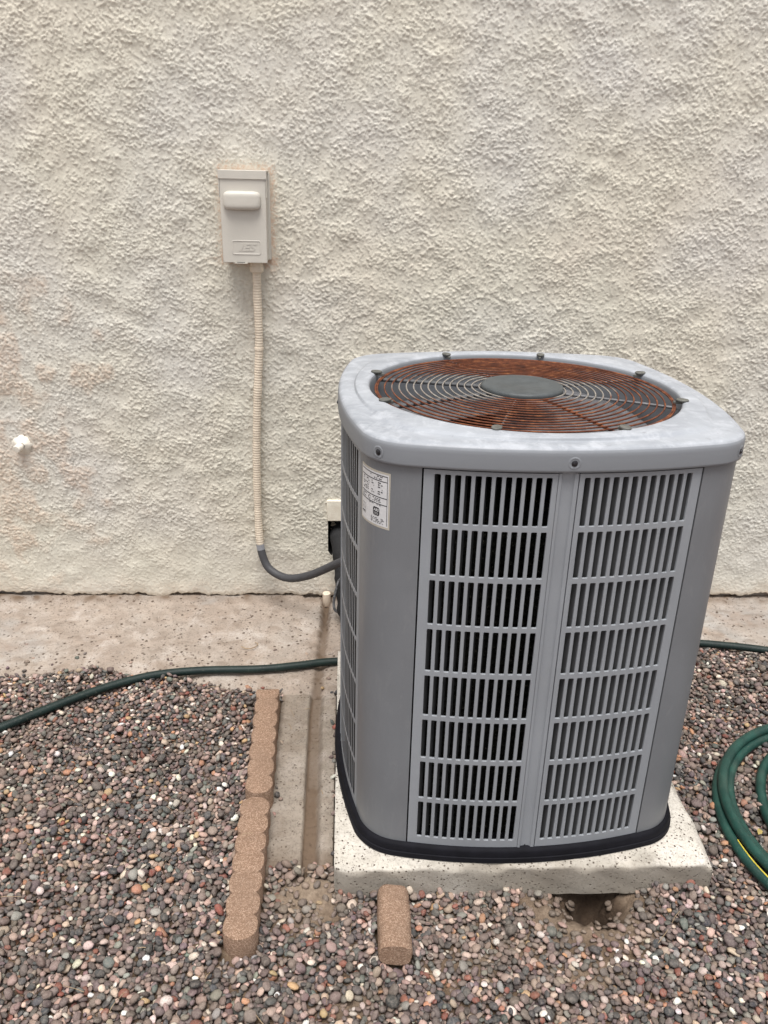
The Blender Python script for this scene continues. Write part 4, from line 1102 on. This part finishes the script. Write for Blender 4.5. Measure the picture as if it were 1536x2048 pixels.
def build_pebbles(PB, BV, BF, name, seed, nper):
    r = np.random.default_rng(seed); n = len(PB); m_ = len(BV)
    # a dozen deformed unit pebbles
    shapes = []
    for i in range(16):
        V = BV.copy(); d = np.zeros(len(V))
        for q in range(5):
            w = r.normal(size=3); w /= np.linalg.norm(w); d += r.uniform(-.11, .11)*np.cos((V@w)*r.uniform(1.5, 3.5)+r.uniform(0, 6))
        V = V*(1+d)[:, None]
        for q in range(5):                     # flats
            w = r.normal(size=3); w /= np.linalg.norm(w); h = r.uniform(.58, .88); pr = V@w; V = V-np.clip(pr-h, 0, 1)[:, None]*w[None, :]*.85
        shapes.append(V)
    shapes = np.array(shapes); U = shapes[r.integers(0, 16, n)]*PB[:, None, 3:6]*1.04
    cy_, sy_ = np.cos(PB[:, 6]), np.sin(PB[:, 6]); X = U[..., 0]*cy_[:, None]-U[..., 1]*sy_[:, None]; Y_ = U[..., 0]*sy_[:, None]+U[..., 1]*cy_[:, None]; Z = U[..., 2]
    Z = Z+X*PB[:, 7:8]+Y_*PB[:, 8:9]
    V = np.stack([X+PB[:, 0:1], Y_+PB[:, 1:2], Z+PB[:, 2:3]], -1).reshape(-1, 3)
    F = (BF[None]+(np.arange(n)*m_)[:, None, None]).reshape(-1, nper)
    o = big_mesh(name, V, F, m_pebble, True, nper)
    ci = r.choice(len(PAL), n, p=PW); col = PAL[ci]*np.exp(r.normal(0, .16, (n, 1)))*np.exp(r.normal(0, .04, (n, 3))); sm = np.clip(silt_mask(PB[:, 0], PB[:, 1])*1.3, 0, .85)[:, None]*r.uniform(.4, 1, (n, 1)); col = col*(1-sm)+np.array([.185, .14, .105])*sm; hd = np.clip(hole_depth(PB[:, 0], PB[:, 1])*16, 0, .92)[:, None]; col = col*(1-hd)+np.array([.06, .042, .03])*hd*r.uniform(.7, 1.5, (n, 1)); col = np.clip(col*1.1, .02, .75)
    ca_ = o.data.color_attributes.new('pebble_colour', 'FLOAT_COLOR', 'POINT')
    ca_.data.foreach_set('color', np.concatenate([np.repeat(col, m_, 0), np.ones((n*m_, 1))], 1).astype(np.float32).ravel()); return o
near = (PB[:, 1] < -0.95) & (PB[:, 1] > -1.80) & (np.abs(PB[:, 0]-.1) < 1.05)
g1 = build_pebbles(PB[near], QV, QF, 'gravel', 11, 4)
tag(g1, 'multicoloured rounded gravel in the foreground', None, None, 'stuff')
g2 = build_pebbles(PB[~near], LVV, LFF, 'gravel', 12, 3)
tag(g2, 'multicoloured rounded gravel around the hose and towards the wall', None, None, 'stuff')
print('pebbles', len(PB), near.sum(), sum(len(o.data.polygons) for o in scene.objects if o.type == 'MESH'))

# ------------------------------------------------------------------ litter
r = np.random.default_rng(77); Vv = []; Ff = []
def top_at(x, y):
    ix = int((x-hx0)/cell); iy = int((y-hy0)/cell); v = HM[np.clip(iy, 0, hny-1), np.clip(ix, 0, hnx-1)]; return v if v < .1 else .07
for k in range(90):
    x = r.uniform(-.9, 1.1); y = r.uniform(-1.72, -.45)
    if -.03 < x < .82 and y > -1.40: continue
    L = r.uniform(.012, .05); a = r.uniform(0, PI); cv = r.normal(0, .15); rad0 = r.uniform(.0004, .0010)
    ps = []
    for j in range(6):
        u = j/5-.5; px = x+L*u*math.cos(a)-cv*L*(u*u)*math.sin(a); py = y+L*u*math.sin(a)+cv*L*(u*u)*math.cos(a); ps.append((px, py))
    zz = max(top_at(*p) for p in ps)
    b = len(Vv)
    for j, (px, py) in enumerate(ps):
        for q in range(4):
            t_ = PI/2*q; Vv.append((px-math.sin(a)*rad0*math.cos(t_), py+math.cos(a)*rad0*math.cos(t_), zz+.0005+rad0*math.sin(t_)+.002*math.sin(j)))
    for j in range(5):
        for q in range(4): Ff.append((b+j*4+q, b+j*4+(q+1) % 4, b+j*4+4+(q+1) % 4, b+j*4+4+q))
o = mesh('dry_litter', Vv, Ff, m_twig); tag(o, 'thin dry twigs and straw scattered over the gravel', None, None, 'stuff')
P, s = catmull([(-.345, -.352, -.008), (-.33, -.36, -.010), (-.31, -.364, -.008), (-.295, -.352, -.007), (-.292, -.335, -.008), (-.302, -.326, -.008)], .002)
o = tube('curled_twig', P, .0016, m_twig, None, 6); tag(o, 'small curled dry twig lying on the concrete footing', 'twig')
V = [(-.014, 0, 0), (-.006, .006, .003), (.004, .007, .004), (.014, .002, .001), (.006, -.005, .004), (-.004, -.006, .003)]
o = mesh('dry_leaf', V, [(0, 1, 5), (1, 2, 4, 5), (2, 3, 4)], plain('dull_leaf', (0.36, 0.28, 0.10), 0.8)); o.location = (1.017, -1.229, .012); o.rotation_euler = (.3, .2, .9)
sol = o.modifiers.new('solid', 'SOLIDIFY'); sol.thickness = .0006
tag(o, 'small yellowed leaf on gravel inside the hose coil', 'leaf')
